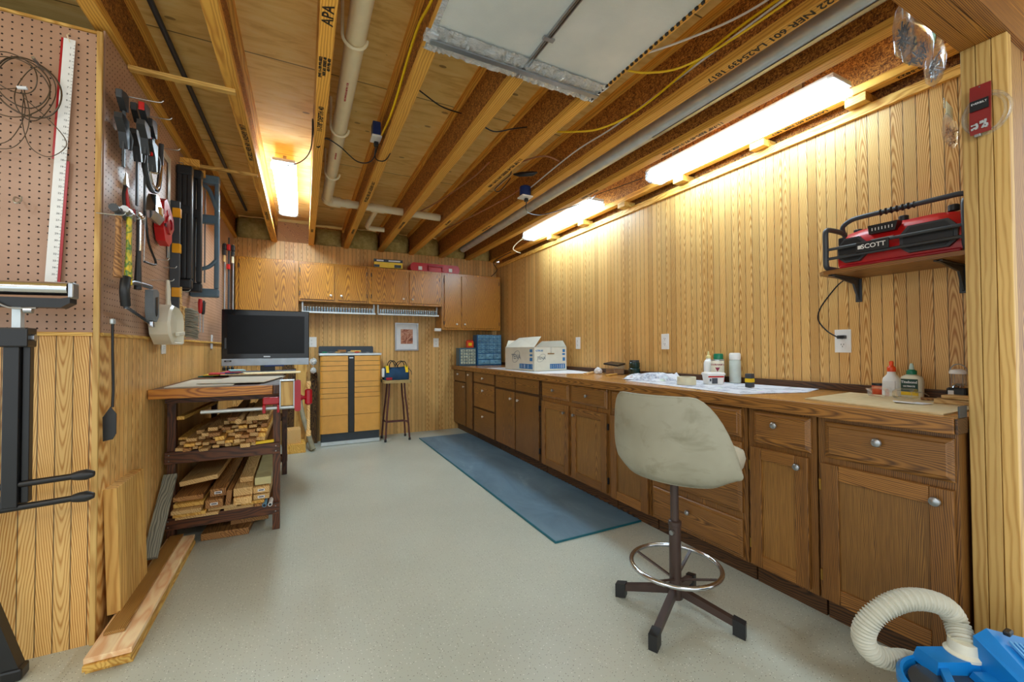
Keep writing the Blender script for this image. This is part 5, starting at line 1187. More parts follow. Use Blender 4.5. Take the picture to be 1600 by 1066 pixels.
# ------------------------------------------------------------------ blue vacuum with white hose
t = thing('dust_vacuum', 'bright blue dust vacuum with ribbed white hose in the near right corner', 'vacuum', (1.62, .40, 0))
VC = Vector((1.50, .435, 0))
MB().lathe((VC.x, VC.y, 0), [(.10, .0), (.115, .01), (.122, .20), (.124, .215)], 36).build('drum', M_blkpl, t, smooth=True)
MB().lathe((VC.x, VC.y, .2155), [(.128, 0), (.132, .006), (.132, .026), (.124, .034), (.118, .030), (.116, .012)], 40).build('rim', M_blue, t, smooth=True)
MB().lathe((VC.x, VC.y, .228), [(.112, 0), (.108, .010), (.085, .015), (.04, .017)], 36).build('lid', plain('smoky_lid', (60, 68, 72), .2), t, smooth=True)
ha = R(-27); HX = Vector((math.cos(ha), math.sin(ha), 0)); HY = Vector((-HX.y, HX.x, 0))
def HP(a, b, z): return VC+HX*a+HY*b+Vector((0, 0, z))
def hl(rings): return MB().loft([[HP(*p) for p in r] for r in rings])
hl([[(.10, -.12, .02), (.34, -.12, .02), (.34, .075, .02), (.10, .075, .02)], [(.10, -.12, .25), (.34, -.12, .22), (.34, .075, .29), (.10, .075, .335)], [(.125, -.10, .265), (.33, -.10, .235), (.33, .065, .31), (.125, .065, .362)]]).build('motor_housing', M_blue, t)
m = MB()
for i in range(11):
    k = .150+i*.0125
    m.loft([[HP(k, -.06, .2935+(.125-.0)*0+(.0)-(k-.125)*.145), HP(k+.005, -.06, .2935-(k-.125)*.145), HP(k+.005, .035, .348-(k-.125)*.22), HP(k, .035, .348-(k-.125)*.22)], [HP(k, -.06, .300-(k-.125)*.145), HP(k+.005, -.06, .300-(k-.125)*.145), HP(k+.005, .035, .355-(k-.125)*.22), HP(k, .035, .355-(k-.125)*.22)]])
m.build('vent_rib', plain('pale_blue', (96, 170, 226), .4), t)
hl([[(-.02, .055, .24), (.13, .055, .24), (.13, .125, .24), (-.02, .125, .24)], [(-.01, .06, .275), (.12, .06, .275), (.12, .12, .275), (-.01, .12, .275)]]).build('inlet_block', M_blue, t)
hl([[(-.06, -.02, .246), (.0, .07, .246), (.015, .06, .246), (-.045, -.03, .246)], [(-.06, -.02, .262), (.0, .07, .262), (.015, .06, .262), (-.045, -.03, .262)]]).build('lid_rib', M_blue, t)
hl([[(.02, -.115, .245), (.10, -.115, .245), (.10, .05, .245), (.06, .05, .245)], [(.03, -.11, .262), (.10, -.11, .262), (.10, .045, .262), (.065, .045, .262)]]).build('bracket', M_blue, t)
q = HP(.16, .045, .362); MB().boxc((q.x, q.y, q.z+.002), (.028, .014, .012), bev=.003).build('switch', M_black, t)
q = HP(.335, -.05, .262)
MB().boxc((HP(.30, -.075, .257).x, HP(.30, -.075, .257).y, .258), (.05, .03, .008)).build('badge', M_white, t)
pc = HP(.095, .095, 0)
MB().lathe((pc.x, pc.y, .27), [(.040, 0), (.041, .008), (.033, .014), (.031, .040)], 24).build('hose_collar', plain('cream_plastic', (232, 228, 206), .4), t, smooth=True)
hp = smooth_pts([(pc.x, pc.y, .30), (1.66, .50, .335), (1.645, .515, .372), (1.60, .54, .392), (1.545, .57, .392), (1.495, .60, .365), (1.465, .625, .32), (1.462, .635, .27), (1.49, .625, .225), (1.54, .60, .205), (1.60, .585, .19), (1.66, .56, .16), (1.70, .54, .10)], 20)
acc = [0.0]
for a_, b_ in zip(hp, hp[1:]): acc.append(acc[-1]+(Vector(b_)-Vector(a_)).length)
hq, k_ = [], 0
for i in range(int(acc[-1]/.0019)):
    d_ = i*.0019
    while acc[k_+1] < d_: k_ += 1
    f_ = (d_-acc[k_])/(acc[k_+1]-acc[k_]); hq.append(Vector(hp[k_]).lerp(Vector(hp[k_+1]), f_))
m = MB(); m.tube(hq, [.0268+.0030*math.sin(i*2*math.pi/4.5) for i in range(len(hq))], 22)
s = NT('ribbed_white_hose'); m_h = s.base(rgb(198, 196, 180), .5); m.build('hose', m_h, t, auto=80)

# ------------------------------------------------------------------ tools on the left pegboard
PX = XL+.0065
M_hook = plain('wire_hook', (190, 190, 184), .25, .8)
def peg(y, z, L_=.06, parent=None, label=None, up=.012, x0=PX):
    m = MB().tube(smooth_pts([(x0, y, z), (x0+L_*.5, y, z), (x0+L_*.9, y, z+.002), (x0+L_, y, z+up)], 4), .0022, 8)
    o = m.build('peg_hook', M_hook, parent, smooth=True)
    if label: tag(o, label, 'hook')
    return o
def quick_clamp(y, zt, zb, x, label, jaw, mat2):
    t = thing('bar_clamp', label, 'clamp', (x, y, zb), 'clamps hanging on the left pegboard')
    MB().box(x-.004, x+.004, y-.008, y+.008, zb, zt, bev=.001).build('bar', M_dkgrey, t)
    MB().prism([(y-.016, zt-.002), (y+.012, zt-.002), (y+.012, zt-.07), (y-.005, zt-.075), (y-.055, zt-.035), (y-.055, zt-.012)], x-.011, x+.011, 'X').build('fixed_jaw', M_blkpl, t)
    MB().boxc((x, y-.053, zt-.026), (.02, .008, .034), bev=.003).build('jaw_pad', mat2, t)
    MB().prism([(y-.014, jaw), (y+.014, jaw), (y+.020, jaw-.11), (y+.002, jaw-.12), (y-.02, jaw-.06), (y-.06, jaw-.02), (y-.06, jaw)], x-.013, x+.013, 'X').build('sliding_jaw', M_blkpl, t)
    MB().tube(smooth_pts([(x, y+.012, jaw-.02), (x+.012, y+.034, jaw-.06), (x+.010, y+.030, jaw-.11)]), .007, 8).build('trigger', mat2, t, smooth=True)
    return t
quick_clamp(2.20, 2.165, 1.865, -.655, 'black squeeze clamp hanging leftmost in the cluster with short bar', 2.06, M_dkgrey)
quick_clamp(2.25, 2.155, 1.95, -.60, 'black squeeze clamp with red release, hanging in front of the others', 2.07, M_red)
quick_clamp(2.355, 2.195, 1.755, -.655, 'black squeeze clamp with long bar in the middle of the cluster', 2.07, M_dkgrey)
quick_clamp(2.455, 2.20, 1.74, -.655, 'black squeeze clamp with yellow trigger and long bar', 2.08, M_yel)
quick_clamp(2.31, 2.12, 1.90, -.59, 'small black squeeze clamp hanging low in the cluster', 2.02, M_blkpl)
t = thing('c_clamp', 'large steel clamp with round frame hanging behind the squeeze clamps', 'clamp', (-.65, 2.56, 1.9), 'clamps hanging on the left pegboard')
MB().tube(smooth_pts([(-.65, 2.50, 2.14), (-.65, 2.44, 2.06), (-.65, 2.43, 1.97), (-.65, 2.48, 1.90), (-.65, 2.56, 1.885), (-.65, 2.63, 1.93), (-.65, 2.665, 2.05), (-.65, 2.67, 2.17)]), .011, 10, flat=.6).build('frame', M_dkgrey, t, smooth=True)
MB().tube(smooth_pts([(-.642, 2.515, 2.12), (-.642, 2.46, 2.05), (-.642, 2.455, 1.98), (-.642, 2.50, 1.915), (-.642, 2.56, 1.905), (-.642, 2.61, 1.94), (-.642, 2.645, 2.05)]), .006, 8).build('band', M_chrome, t, smooth=True)
MB().cyl((-.645, 2.60, 2.23), (-.645, 2.55, 1.99), .0075, n=12).build('screw', M_brownwd, t, smooth=True)
MB().lathe((-.645, 2.548, 1.975), [(.014, 0), (.014, .01)], 14).build('screw_pad', M_pvc, t, smooth=True)
for y, z, L_, lb in ((2.30, 2.205, .15, 'long wire peg hook holding the black clamps'), (2.52, 2.235, .13, 'long wire peg hook above the steel clamp'), (2.72, 2.17, .12, 'long wire peg hook sticking out beside the framing square'),
                 (2.80, 1.60, .06, 'empty wire peg hook under the red tool'), (2.95, 1.585, .06, 'empty wire peg hook at the foot of the square')):
    peg(y, z, L_, None, lb)
# needle-nose pliers
t = thing('pliers', 'small red and black pliers hanging above the hammers', 'pliers', (-.66, 2.24, 1.75))
for s_ in (-1, 1):
    MB().tube(smooth_pts([(-.66, 2.24, 1.80), (-.66, 2.24+s_*.018, 1.76), (-.655, 2.24+s_*.022, 1.70)]), .006, 8).build('handle', M_red if s_ > 0 else M_blkpl, t, smooth=True)
    MB().loft([[(-.664, 2.24+s_*.002, 1.80), (-.652, 2.24+s_*.002, 1.80), (-.652, 2.24+s_*.016, 1.80), (-.664, 2.24+s_*.016, 1.80)], [(-.66, 2.24+s_*.001, 1.855), (-.656, 2.24+s_*.001, 1.855), (-.656, 2.24+s_*.004, 1.855), (-.66, 2.24+s_*.004, 1.855)]]).build('jaw', M_steel, t)
# hammers
def hammer(y, zh, zb, label, hmat, gmat, kind):
    t = thing('hammer', label, 'hammer', (-.65, y, zb), 'hammers on the left pegboard'); x = -.645+.038*kind
    MB().tube([(x, y, zh), (x, y, zh+.0 - (zh-zb)*.5), (x, y-.004, zb+.04), (x, y-.004, zb)], [.012, .012, .017, .018], 12, flat=.75).build('handle', gmat, t, smooth=True)
    m = MB().tube([(x, y-.052, zh+.008), (x, y-.035, zh+.008), (x, y-.030, zh+.008), (x, y-.012, zh+.006)], [.015, .015, .010, .012], 14)
    m.boxc((x, y, zh+.006), (.020, .028, .030), bev=.004)
    m.tube(smooth_pts([(x, y+.012, zh+.008), (x, y+.04, zh+.010), (x, y+.065, zh-.010)], 4), [.010, .010, .009, .009, .008, .007, .006, .004, .003], 10)
    m.build('head', hmat, t, smooth=True)
    peg(y-.02, zh-.012, .085, t); return t
M_camo = NT('camo_grip'); n_ = M_camo.noise(M_camo.mapped((40, 40, 22)), 1, 2); M_camo = M_camo.base(M_camo.ramp(n_, [(.40, rgb(230, 196, 30)), (.48, rgb(40, 120, 50)), (.60, rgb(236, 206, 40))]), .4)
hammer(2.125, 1.655, 1.405, 'claw hammer with plain wooden handle, leftmost of the hammers', M_dkgrey, M_brownwd, 0)
hammer(2.20, 1.672, 1.385, 'claw hammer with yellow and green patterned handle', M_steel, M_camo, .25)
t = hammer(2.345, 1.70, 1.385, 'steel shafted claw hammer with long black grip', M_chrome, M_blkpl, 0)
MB().tube([(-.645, 2.345, 1.69), (-.645, 2.344, 1.555)], .0105, 12).build('steel_shaft', M_chrome, t, smooth=True)
# coping saw (thin bow)
t = thing('coping_saw', 'thin black bowed saw frame hanging right of the hammers', 'saw', (-.65, 2.52, 1.55))
MB().tube(smooth_pts([(-.65, 2.44, 1.76), (-.65, 2.46, 1.70), (-.65, 2.50, 1.62), (-.65, 2.60, 1.555), (-.65, 2.57, 1.535), (-.65, 2.44, 1.525)]), .005, 8).build('frame', M_black, t, smooth=True)
MB().tube([(-.65, 2.43, 1.525), (-.65, 2.445, 1.76)], .0018, 6).build('blade', M_steel, t)
# hand plane / caulking-like silver tool with yellow tip
t = thing('paint_scraper', 'silver headed scraper with pale shaft hanging below the steel clamp', 'scraper', (-.65, 2.56, 1.75))
MB().tube([(-.65, 2.562, 1.875), (-.65, 2.565, 1.865)], .012, 12).build('shaft', M_pvc, t, smooth=True)
MB().loft([[(-.665, 2.54, 1.87), (-.635, 2.54, 1.87), (-.635, 2.59, 1.87), (-.665, 2.59, 1.87)], [(-.675, 2.50, 1.78), (-.625, 2.50, 1.78), (-.625, 2.64, 1.78), (-.675, 2.64, 1.78)], [(-.655, 2.50, 1.745), (-.645, 2.50, 1.745), (-.645, 2.64, 1.745), (-.655, 2.64, 1.745)]]).build('head', M_chrome, t)
MB().boxc((-.63, 2.58, 1.80), (.02, .04, .04), bev=.005).build('yellow_mark', plain('amber', (190, 140, 50), .4), t)
# hacksaw
t = thing('hacksaw', 'grey and black hacksaw hanging on the pegboard beneath the hammers', 'saw', (-.64, 2.35, 1.25))
MB().prism([(2.47, 1.40), (2.53, 1.41), (2.56, 1.40), (2.56, 1.28), (2.53, 1.255), (2.485, 1.26), (2.47, 1.30)], -.655, -.625, 'X').build('grip', plain('saw_grey', (110, 118, 124), .4), t, auto=40)
MB().prism([(2.505, 1.37), (2.535, 1.375), (2.535, 1.29), (2.515, 1.28), (2.505, 1.30)], -.6245, -.6225, 'X').build('grip_opening', M_black, t)
MB().tube(smooth_pts([(-.64, 2.49, 1.415), (-.64, 2.35, 1.41), (-.64, 2.24, 1.40), (-.64, 2.19, 1.36), (-.64, 2.20, 1.29)]), .010, 10).build('frame', plain('saw_grey2', (90, 96, 104), .35, .4), t, smooth=True)
MB().tube(smooth_pts([(-.64, 2.19, 1.415), (-.64, 2.175, 1.36), (-.64, 2.19, 1.30)]), .017, 10).build('front_grip', M_blkpl, t, smooth=True)
MB().loft([[(-.641, 2.19, 1.288), (-.639, 2.19, 1.288), (-.639, 2.19, 1.304), (-.641, 2.19, 1.304)], [(-.641, 2.52, 1.232), (-.639, 2.52, 1.232), (-.639, 2.52, 1.248), (-.641, 2.52, 1.248)]]).build('blade', M_chrome, t)
MB().boxc((-.64, 2.515, 1.243), (.016, .035, .03), bev=.003).build('blade_clamp', M_chrome, t)
# red chalk tool
t = thing('circle_cutter', 'bright red plastic tool with round dial hanging beside the square', 'tool', (-.66, 2.82, 1.70))
MB().prism([(2.755, 1.905), (2.80, 1.93), (2.86, 1.90), (2.93, 1.85), (2.94, 1.80), (2.90, 1.76), (2.90, 1.72), (2.85, 1.685), (2.78, 1.70), (2.745, 1.76), (2.755, 1.82)], -.695, -.655, 'X').build('body', M_red, t, auto=30)
MB().lathe((-.655, 2.835, 1.80), [(.052, 0), (.050, .008), (.030, .010), (.030, .004)], 24, Matrix.Rotation(R(90), 4, 'Y')).build('dial', M_dred, t, smooth=True)
MB().box(-.6548, -.651, 2.76, 2.84, 1.775, 1.790).build('black_band', M_black, t)
MB().prism([(2.80, 1.87), (2.835, 1.885), (2.85, 1.85), (2.81, 1.84)], -.6549, -.652, 'X').build('hollow', M_dred, t)
# framing square
t = thing('framing_square', 'large aluminium framing square hanging on the pegboard', 'square', (-.69, 3.0, 1.65))
MB().prism([(3.00, 2.215), (3.045, 2.235), (3.045, 1.655), (3.00, 1.650)], -.699, -.696, 'X').build('long_leg', M_galv, t)
MB().prism([(2.66, 2.235), (2.66, 2.195), (2.999, 2.195), (3.045, 2.236)], -.699, -.696, 'X').build('short_leg', M_galv, t)
# level
t = thing('spirit_level', 'long dark level with yellow ends hanging beside the square', 'level', (-.67, 3.06, 1.35))
MB().box(-.70, -.655, 3.055, 3.075, 1.36, 2.0, bev=.002).build('rail', M_dkgrey, t)
for z in (1.93, 1.72, 1.46): MB().box(-.69, -.650, 3.050, 3.080, z-.028, z+.028, bev=.004).build('vial_window', plain('amber_vial', (236, 164, 20), .3), t)
# saw horses
def sawhorse(y, x1, z0, z1, label, mat, open_=False):
    t = thing('folding_sawhorse', label, 'sawhorse', ((PX+x1)/2, y, z0), 'folded sawhorses on the pegboard'); x0 = PX+.002
    w = (x1-x0)
    for k in range(2 if open_ else 3):
        xx = x0+.016+(w-.032)*k/(1 if open_ else 2)
        MB().box(xx-.014, xx+.014, y-.022, y+.022, z0+.06, z1-.05, bev=.008).build('leg', mat, t)
    for z in (z0+.03, z1-.035): MB().box(x0, x1, y-.028, y+.028, z-.03, z+.03, bev=.01).build('beam', mat, t)
    MB().box(x0, x1-.004, y-.024, y+.024, z0+(z1-z0)*.60, z0+(z1-z0)*.67, bev=.006).build('cross_bar', mat, t)
    MB().box(x0+w/2-.004, x0+w/2+.004, y-.018, y-.010, z0+.1, z1-.1).build('steel_rod', M_steel, t)
    if open_:
        MB().tube(smooth_pts([(x1-.012, y-.012, z0+.27), (x0+w*.6, y-.012, z0+.21), (x0+.02, y-.012, z0+.19)]), .014, 8).build('arch', mat, t, smooth=True)
        MB().tube(smooth_pts([(x1-.012, y-.012, z1-.26), (x0+w*.6, y-.012, z1-.10), (x0+.02, y-.012, z1-.07)]), .014, 8).build('arch', mat, t, smooth=True)
    MB().tube([(x0+.03, y, z1-.004), (x0+.03, y, z1+.012), (x0-.0, y, z1+.014)], .003, 6).build('hang_loop', M_hook, t)
    return t
sawhorse(3.20, -.62, 1.50, 2.27, 'folded black plastic sawhorse hanging on the pegboard, nearest the red tool', M_blkpl)
sawhorse(3.36, -.60, 1.50, 2.31, 'folded black plastic sawhorse hanging between the other two', M_blkpl)
sawhorse(3.56, -.535, 1.49, 2.355, 'folded sawhorse with open blue grey frame hanging furthest right', plain('blue_grey_plastic', (88, 112, 128), .4), True)
for y, lb in ((3.28, 'orange wooden cleat above the two black sawhorses'), (3.46, 'orange wooden cleat above the blue grey sawhorse')):
    tag(MB().box(PX, PX+.10, y-.012, y+.012, 2.30, 2.345, bev=.002).build('wood_cleat', M_flange), lb, 'cleat')
# dustpan and brush
M_dp = plain('ivory_dustpan', (224, 218, 198), .4, var=.05)
t = thing('dustpan', 'ivory plastic dustpan hanging on the left pegboard', 'dustpan', (-.64, 2.8, 1.16))
m = MB()
prof = [(2.75, 1.475, .012), (2.77, 1.44, .016), (2.77, 1.37, .018)]
MB().tube([(-.64, 2.765, 1.49), (-.64, 2.77, 1.44), (-.64, 2.775, 1.385), (-.64, 2.78, 1.35)], [.012, .018, .016, .022], 12, flat=.6).build('handle', M_dp, t, smooth=True)
m = MB()
out = [(2.72, 1.355), (2.66, 1.32), (2.63, 1.26), (2.655, 1.20), (2.74, 1.150), (2.965, 1.150), (2.965, 1.28), (2.93, 1.32), (2.84, 1.35)]; out = [(2.63+(a_-2.63)*.86, b_) for a_, b_ in out]
m.loft([[(-.685, a, b) for a, b in out], [(-.61, 2.80+(a-2.80)*1.0, b) for a, b in out], [(-.60, 2.80+(a-2.80)*.93, 1.255+(b-1.255)*.93) for a, b in out], [(-.63, 2.80+(a-2.80)*.80, 1.255+(b-1.255)*.78) for a, b in out]])
m.build('pan', M_dp, t, auto=35)
MB().boxc((-.608, 2.87, 1.21), (.02, .12, .02), bev=.004, rot=(R(4), 0, 0)).build('lip', M_dp, t)
peg(2.765, 1.485, .09, t)
t = thing('bench_brush', 'wooden handled bench brush with grey bristles hanging beside the dustpan', 'brush', (-.63, 3.1, 1.17))
MB().tube([(-.662, 3.12, 1.50), (-.662, 3.12, 1.40), (-.662, 3.12, 1.33), (-.662, 3.12, 1.19)], [.012, .015, .017, .015], 12, flat=.6).build('handle', M_pale, t, smooth=True)
m = MB()
for i in range(16):
    for j in range(4):
        z = 1.205+.165*i/15; y = 3.125+.03*j/3
        m.tube([(-.642, y, z), (-.612, y+rnd.uniform(-.006, .006), z+rnd.uniform(-.006, .006)-.004), (-.578+rnd.uniform(-.004, .004), y+rnd.uniform(-.012, .012), z-.018+rnd.uniform(-.008, .008))], [.005, .006, .003], 5)
o = m.build('bristles', plain('grey_bristle', (150, 146, 130), .9, var=.3), t); o['kind'] = 'stuff'
MB().box(-.652, -.640, 3.115, 3.165, 1.195, 1.385, bev=.003).build('bristle_block', M_pale, t)
peg(3.12, 1.475, .09, t)
# fly swatter
t = thing('fly_swatter', 'black fly swatter hanging on the left wall below the pegboard', 'swatter', (-.68, 2.09, .8))
MB().tube(smooth_pts([(-.675, 2.175, 1.24), (-.675, 2.18, 1.10), (-.675, 2.19, .98), (-.675, 2.185, .895)]), .0065, 8, flat=.7).build('handle', M_blkpl, t, smooth=True)
MB().boxc((-.675, 2.176, 1.235), (.012, .028, .022), bev=.004).build('hanger_loop', M_galv, t)
MB().prism([(-.682, .897), (-.664, .868), (-.664, .79), (-.674, .768), (-.703, .762), (-.705, .856)], 2.186, 2.191, 'Y').build('paddle', M_blkpl, t)
# screwdrivers
for y, c_, l in ((3.70, M_red, 'red'), (3.80, M_blkpl, 'black')):
    t = thing('screwdriver', '%s handled screwdriver hanging behind the bench brush' % l, 'screwdriver', (-.67, y, 1.24), 'screwdrivers under the sawhorses')
    MB().tube([(-.67, y, 1.49), (-.67, y, 1.46), (-.67, y, 1.40), (-.67, y, 1.385)], [.011, .014, .012, .008], 12).build('handle', c_, t, smooth=True)
    MB().tube([(-.67, y, 1.386), (-.67, y, 1.25)], .004, 8).build('shaft', M_steel, t, smooth=True)
    peg(y, 1.465, .05, t)
# pipe clamps in the far corner
for i, (x, lab, c_) in enumerate(((-.685, 'long steel pipe clamp with black head standing in the far left corner', M_blkpl), (-.655, 'long pipe clamp with two red jaws standing in the far left corner', M_red), (-.622, 'long steel pipe clamp with cream handle standing in the far left corner', M_blkpl))):
    y = 4.84+.02*i
    t = thing('pipe_clamp', lab, 'clamp', (x, y, .917), 'pipe clamps in the far left corner')
    MB().cyl((x, y, .95), (x, y, 2.22 if i == 1 else 2.16), .008, n=12).build('pipe', M_dkgrey if i == 1 else M_steel, t, smooth=True)
    MB().boxc((x, y-.01, 2.12), (.03, .05, .06), bev=.006).build('head', c_, t)
    MB().boxc((x, y-.02, 2.06 if i != 1 else 1.93), (.028, .05, .05), bev=.006).build('sliding_jaw', c_, t)
    if i != 1: MB().tube([(x, y-.03, 2.05), (x, y-.03, 1.97)], [.010, .012], 10).build('handle', M_pvc if i == 2 else M_pale, t, smooth=True)
    MB().lathe((x, y, .9175), [(.014, 0), (.014, .03), (.009, .035)], 12).build('end_cap', M_blkpl, t)

# ------------------------------------------------------------------ near pegboard: rule, wire coil, hook, roller stand
t = thing('metal_rule', 'long white metal rule with red edges hanging on the near pegboard', 'ruler', (-.815, 2.135, 1.37))
Mr = basis((-.815, 2.134, 1.835), (1, 0, -.045), (.045, 0, 1))
MB().box(-.0165, .0165, -.465, .465, -.0015, .001, Mr).build('blade', M_white, t)
MB().box(-.0235, -.0168, .0, .465, -.0035, .0, Mr).box(.0168, .0245, -.465, -.0, -.0035, .0, Mr).build('red_edge', M_dred, t)
m = MB()
for i in range(36*2):
    y = -.457+i*.0127; l_ = .006 if i % 2 == 0 else .0035
    m.box(.0165-l_, .0165, y-.0006, y+.0006, .001, .0013, Mr)
m.build('scale_marks', M_black, t)
for i in range(1, 36):
    text('numeral', str(36-i), Mr @ Matrix.Translation((.005, -.457+i*.0254, .0011)), .0095, M_black, t)
MB().tube([(-.80, 2.148, 2.33), (-.797, 2.12, 2.305), (-.792, 2.128, 2.285)], .0015, 6).build('string', M_pvc, t)
t = thing('wire_coil', 'loose coil of brown wire hanging on the near pegboard', 'wire', (-.90, 2.13, 1.9))
M_wire = plain('brown_wire', (84, 70, 54), .35, .5)
def loop(cx_, cz_, a, b, tilt, r, y):
    pts = []
    for i in range(40):
        q = 2*math.pi*i/40; u, v = a*math.cos(q), b*math.sin(q)
        pts.append((cx_+u*math.cos(tilt)-v*math.sin(tilt), y+.006*math.sin(3*q), cz_+u*math.sin(tilt)+v*math.cos(tilt)))
    MB().tube(pts, r, 6, closed=True).build('wire_loop', M_wire, t, smooth=True)
loop(-.895, 2.075, .088, .105, .3, .0028, 2.130); loop(-.905, 2.085, .070, .085, .1, .0022, 2.124); loop(-.935, 2.06, .10, .105, -.2, .002, 2.118)
loop(-.878, 2.06, .05, .10, -.15, .0018, 2.135); loop(-.925, 2.11, .06, .07, .5, .0018, 2.112)
for pts in ([(-.90, 2.12, 2.06), (-.905, 2.12, 1.95), (-.885, 2.12, 1.86), (-.84, 2.12, 1.83), (-.80, 2.12, 1.86), (-.79, 2.12, 1.90), (-.83, 2.12, 1.96), (-.90, 2.12, 2.03)],
            [(-.90, 2.115, 2.06), (-.885, 2.115, 1.98), (-.893, 2.115, 1.90), (-.93, 2.115, 1.84), (-1.0, 2.115, 1.83)],
            [(-.91, 2.125, 2.06), (-.90, 2.125, 1.99), (-.915, 2.125, 1.92), (-.95, 2.125, 1.86), (-1.02, 2.125, 1.84)],
            [(-.90, 2.12, 2.07), (-.95, 2.12, 2.05), (-1.03, 2.12, 2.03)]):
    MB().tube(smooth_pts(pts), .0016, 6).build('wire_tail', M_wire, t, smooth=True)
MB().tube([(-.915, 2.112, 2.06), (-.89, 2.112, 2.065)], .006, 8).build('twist_tie', M_paper, t)
MB().cyl((-.872, 2.16, 2.168), (-.872, 2.10, 2.175), .005, n=10).build('hook', M_steel, t)
t.location.y -= .014
tag(MB().tube(smooth_pts([(-.925, 2.149, 1.675), (-.925, 2.12, 1.672), (-.92, 2.10, 1.655), (-.912, 2.095, 1.645), (-.903, 2.10, 1.655), (-.903, 2.105, 1.672)]), .003, 8).build('peg_hook', M_hook, smooth=True), 'empty curled hook on the near pegboard under the wire coil', 'hook')
t = thing('roller_stand', 'black folding roller stand with steel roller in front of the near wall', 'stand', (-.86, 1.99, 0))
MB().cyl((-1.35, 1.99, 1.322), (-.732, 1.99, 1.335), .024, n=28).build('roller', M_chrome, t, smooth=True)
MB().boxc((-.722, 1.99, 1.330), (.014, .050, .058), bev=.006).build('end_plate', M_steel, t)
MB().loft([[(-1.35, 1.965, 1.262), (-1.35, 2.015, 1.262), (-1.35, 2.015, 1.296), (-1.35, 1.965, 1.296)], [(-.745, 1.965, 1.268), (-.745, 2.015, 1.268), (-.745, 2.015, 1.30), (-.745, 1.965, 1.30)], [(-.722, 1.965, 1.285), (-.722, 2.015, 1.285), (-.722, 2.015, 1.305), (-.722, 1.965, 1.305)]]).build('channel', M_black, t)
MB().box(-.868, -.846, 1.978, 2.002, 1.19, 1.295, bev=.002).build('post', M_galv, t)
MB().box(-.884, -.845, 1.97, 2.01, .60, 1.192, bev=.004).build('column', M_black, t)
MB().box(-.844, -.825, 1.985, 2.012, .61, 1.19, bev=.003).build('rear_column', M_black, t)
MB().boxc((-.855, 1.985, 1.165), (.07, .06, .065), bev=.005).build('clamp_block', M_black, t)
MB().cyl((-.82, 1.985, 1.165), (-.812, 1.985, 1.165), .012, n=6).build('bolt', M_steel, t)
MB().cyl((-.89, 1.97, 1.16), (-.98, 1.97, 1.162), .014, .016, 14).build('red_handle', M_dred, t, smooth=True)
MB().tube(smooth_pts([(-.90, 1.955, 1.285), (-.86, 1.955, 1.262), (-.80, 1.955, 1.263)]), .003, 8).build('wire_lever', M_steel, t, smooth=True)
MB().cyl((-.83, 1.96, 1.255), (-.81, 1.96, 1.255), .010, n=12).build('wing_nut', M_steel, t)
for z in (.683, .607):
    o = MB().tube([(-1.35, 1.985, z-.035), (-.90, 1.985, z-.012), (-.70, 1.985, z)], .011, 12).build('stand_arm', M_black, t, smooth=True)
    MB().tube([(-.715, 1.985, z-.001), (-.70, 1.985, z), (-.68, 1.985, z+.001), (-.660, 1.985, z+.001)], [.013, .017, .019, .010], 14).build('rubber_cap', M_blkpl, o, smooth=True)
o = MB().loft([[(-1.06, 2.03, .60), (-1.02, 2.03, .60), (-1.02, 2.07, .60), (-1.06, 2.07, .60)], [(-.905, 2.03, .04), (-.86, 2.03, .04), (-.86, 2.07, .04), (-.905, 2.07, .04)]]).build('leg', M_blkpl, t)
MB().boxc((-.878, 2.05, .022), (.055, .055, .042), bev=.008).build('foot', M_black, o)
MB().box(-1.22, -.846, 1.972, 2.05, .60, .625).build('cross_bar', M_black, t)

# ------------------------------------------------------------------ small packets by the post
def packet(c, w, h, d, yaw, label, cardmat, cont):
    t = thing('hardware_packet', label, 'packet', c, 'hardware packets hanging by the opening')
    M_ = Matrix.Translation(c) @ Euler((0, R(yaw*.2), R(yaw))).to_matrix().to_4x4()
    m = MB(); rings = []
    for z, s_ in ((0, .05), (.02*h/.2, .8), (.35*h, 1.0), (.6*h, .7), (.72*h, .08)): rings.append([M_ @ Vector((x, y, z)) for x, y in rr(-w/2, w/2, -d/2*s_-.001, d/2*s_+.001, .001+d/4*s_, 3)])
    m.loft(rings).build('clear_pouch', M_clear, t, auto=60)
    MB().box(-w/2, w/2, -.001, .001, .70*h, h, M_).build('card', cardmat, t)
    m = MB()
    for k in range(40):
        p = Vector((rnd.uniform(-w*.36, w*.36), rnd.uniform(-d*.2, d*.2), rnd.uniform(.08*h, .42*h))); q = Vector((rnd.uniform(-1, 1), rnd.uniform(-.4, .4), rnd.uniform(-1, 1))).normalized()*.011
        m.tube([M_ @ (p-q), M_ @ (p+q)], .0021, 5)
    o = m.build('loose_nails', cont, t); o['kind'] = 'stuff'
    MB().tube([M_ @ Vector((0, 0, h*.93)), M_ @ Vector((0, .012, h*.97)), M_ @ Vector((0, .012, h+.03))], .0015, 6).build('hang_wire', M_hook, t)
    return t
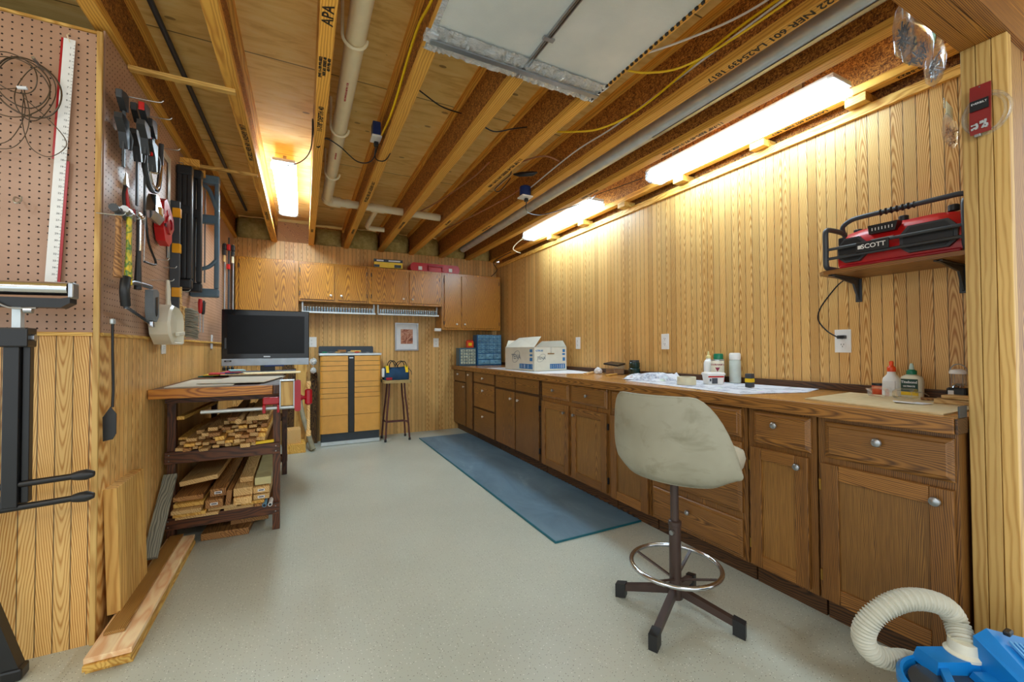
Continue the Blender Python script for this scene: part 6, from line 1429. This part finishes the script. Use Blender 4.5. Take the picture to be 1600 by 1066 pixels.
packet((1.70, .60, 2.055), .085, .20, .05, 20, 'clear packet of dark nails with white card, hanging leftmost under the header', M_paper, M_dkgrey)
packet((1.80, .60, 2.04), .09, .20, .05, -10, 'clear packet of nails with cream card, hanging in the middle under the header', M_pvc, M_dkgrey)
packet((1.93, .60, 2.03), .08, .19, .05, 25, 'clear packet with green printed card hanging nearest the post', plain('green_card', (120, 170, 90), .5), M_steel)
packet((1.955, .575, 1.80), .075, .14, .025, 5, 'small packet of screws with green barred card hanging on the wall by the post', plain('pale_green_card', (214, 214, 180), .5), M_brownwd)
t = thing('anchor_packet', 'dark red hardware packet with black label hanging on the post', 'packet', (1.94, .497, 1.81))
M_maroon = plain('maroon_packet', (140, 36, 34), .35)
MB().loft([[(1.930-d_, y0_, z_), (1.930+d_*.2, y0_, z_), (1.930+d_*.2, y1_, z_), (1.930-d_, y1_, z_)] for z_, y0_, y1_, d_ in ((1.80, .474, .520, .002), (1.815, .474, .520, .010), (1.84, .473, .520, .008), (1.955, .472, .519, .003))]).build('pouch', M_maroon, t)
MB().box(1.917, 1.9205, .476, .517, 1.872, 1.905).build('black_label', M_black, t)
text('lettering', 'EVERBILT', basis((1.9165, .4965, 1.894), (0, -1, 0), (0, 0, 1)), .0085, M_paper, t)
m = MB()
for k in range(30): m.boxc((1.9175+rnd.uniform(0, .002), rnd.uniform(.48, .514), rnd.uniform(1.812, 1.835)), (.004, .005, .004))
o = m.build('loose_anchors', M_galv, t); o['kind'] = 'stuff'
MB().cyl((1.95, .497, 1.945), (1.925, .497, 1.948), .002, n=8).build('nail', M_steel, t)
t = thing('clear_tubing', 'loose loop of clear tubing with steel clamp on the post', 'tubing', (1.935, .485, 1.79))
for a, b, c_ in ((.052, .066, 0), (.047, .060, .006), (.050, .055, -.004)):
    MB().tube([(1.940, .487+a*math.cos(2*math.pi*i/36)+c_, 1.862+b*math.sin(2*math.pi*i/36)) for i in range(36)], .0035, 8, closed=True).build('loop', M_clear, t, smooth=True)
MB().boxc((1.935, .505, 1.797), (.014, .016, .010), bev=.002).build('hose_clamp', M_steel, t)
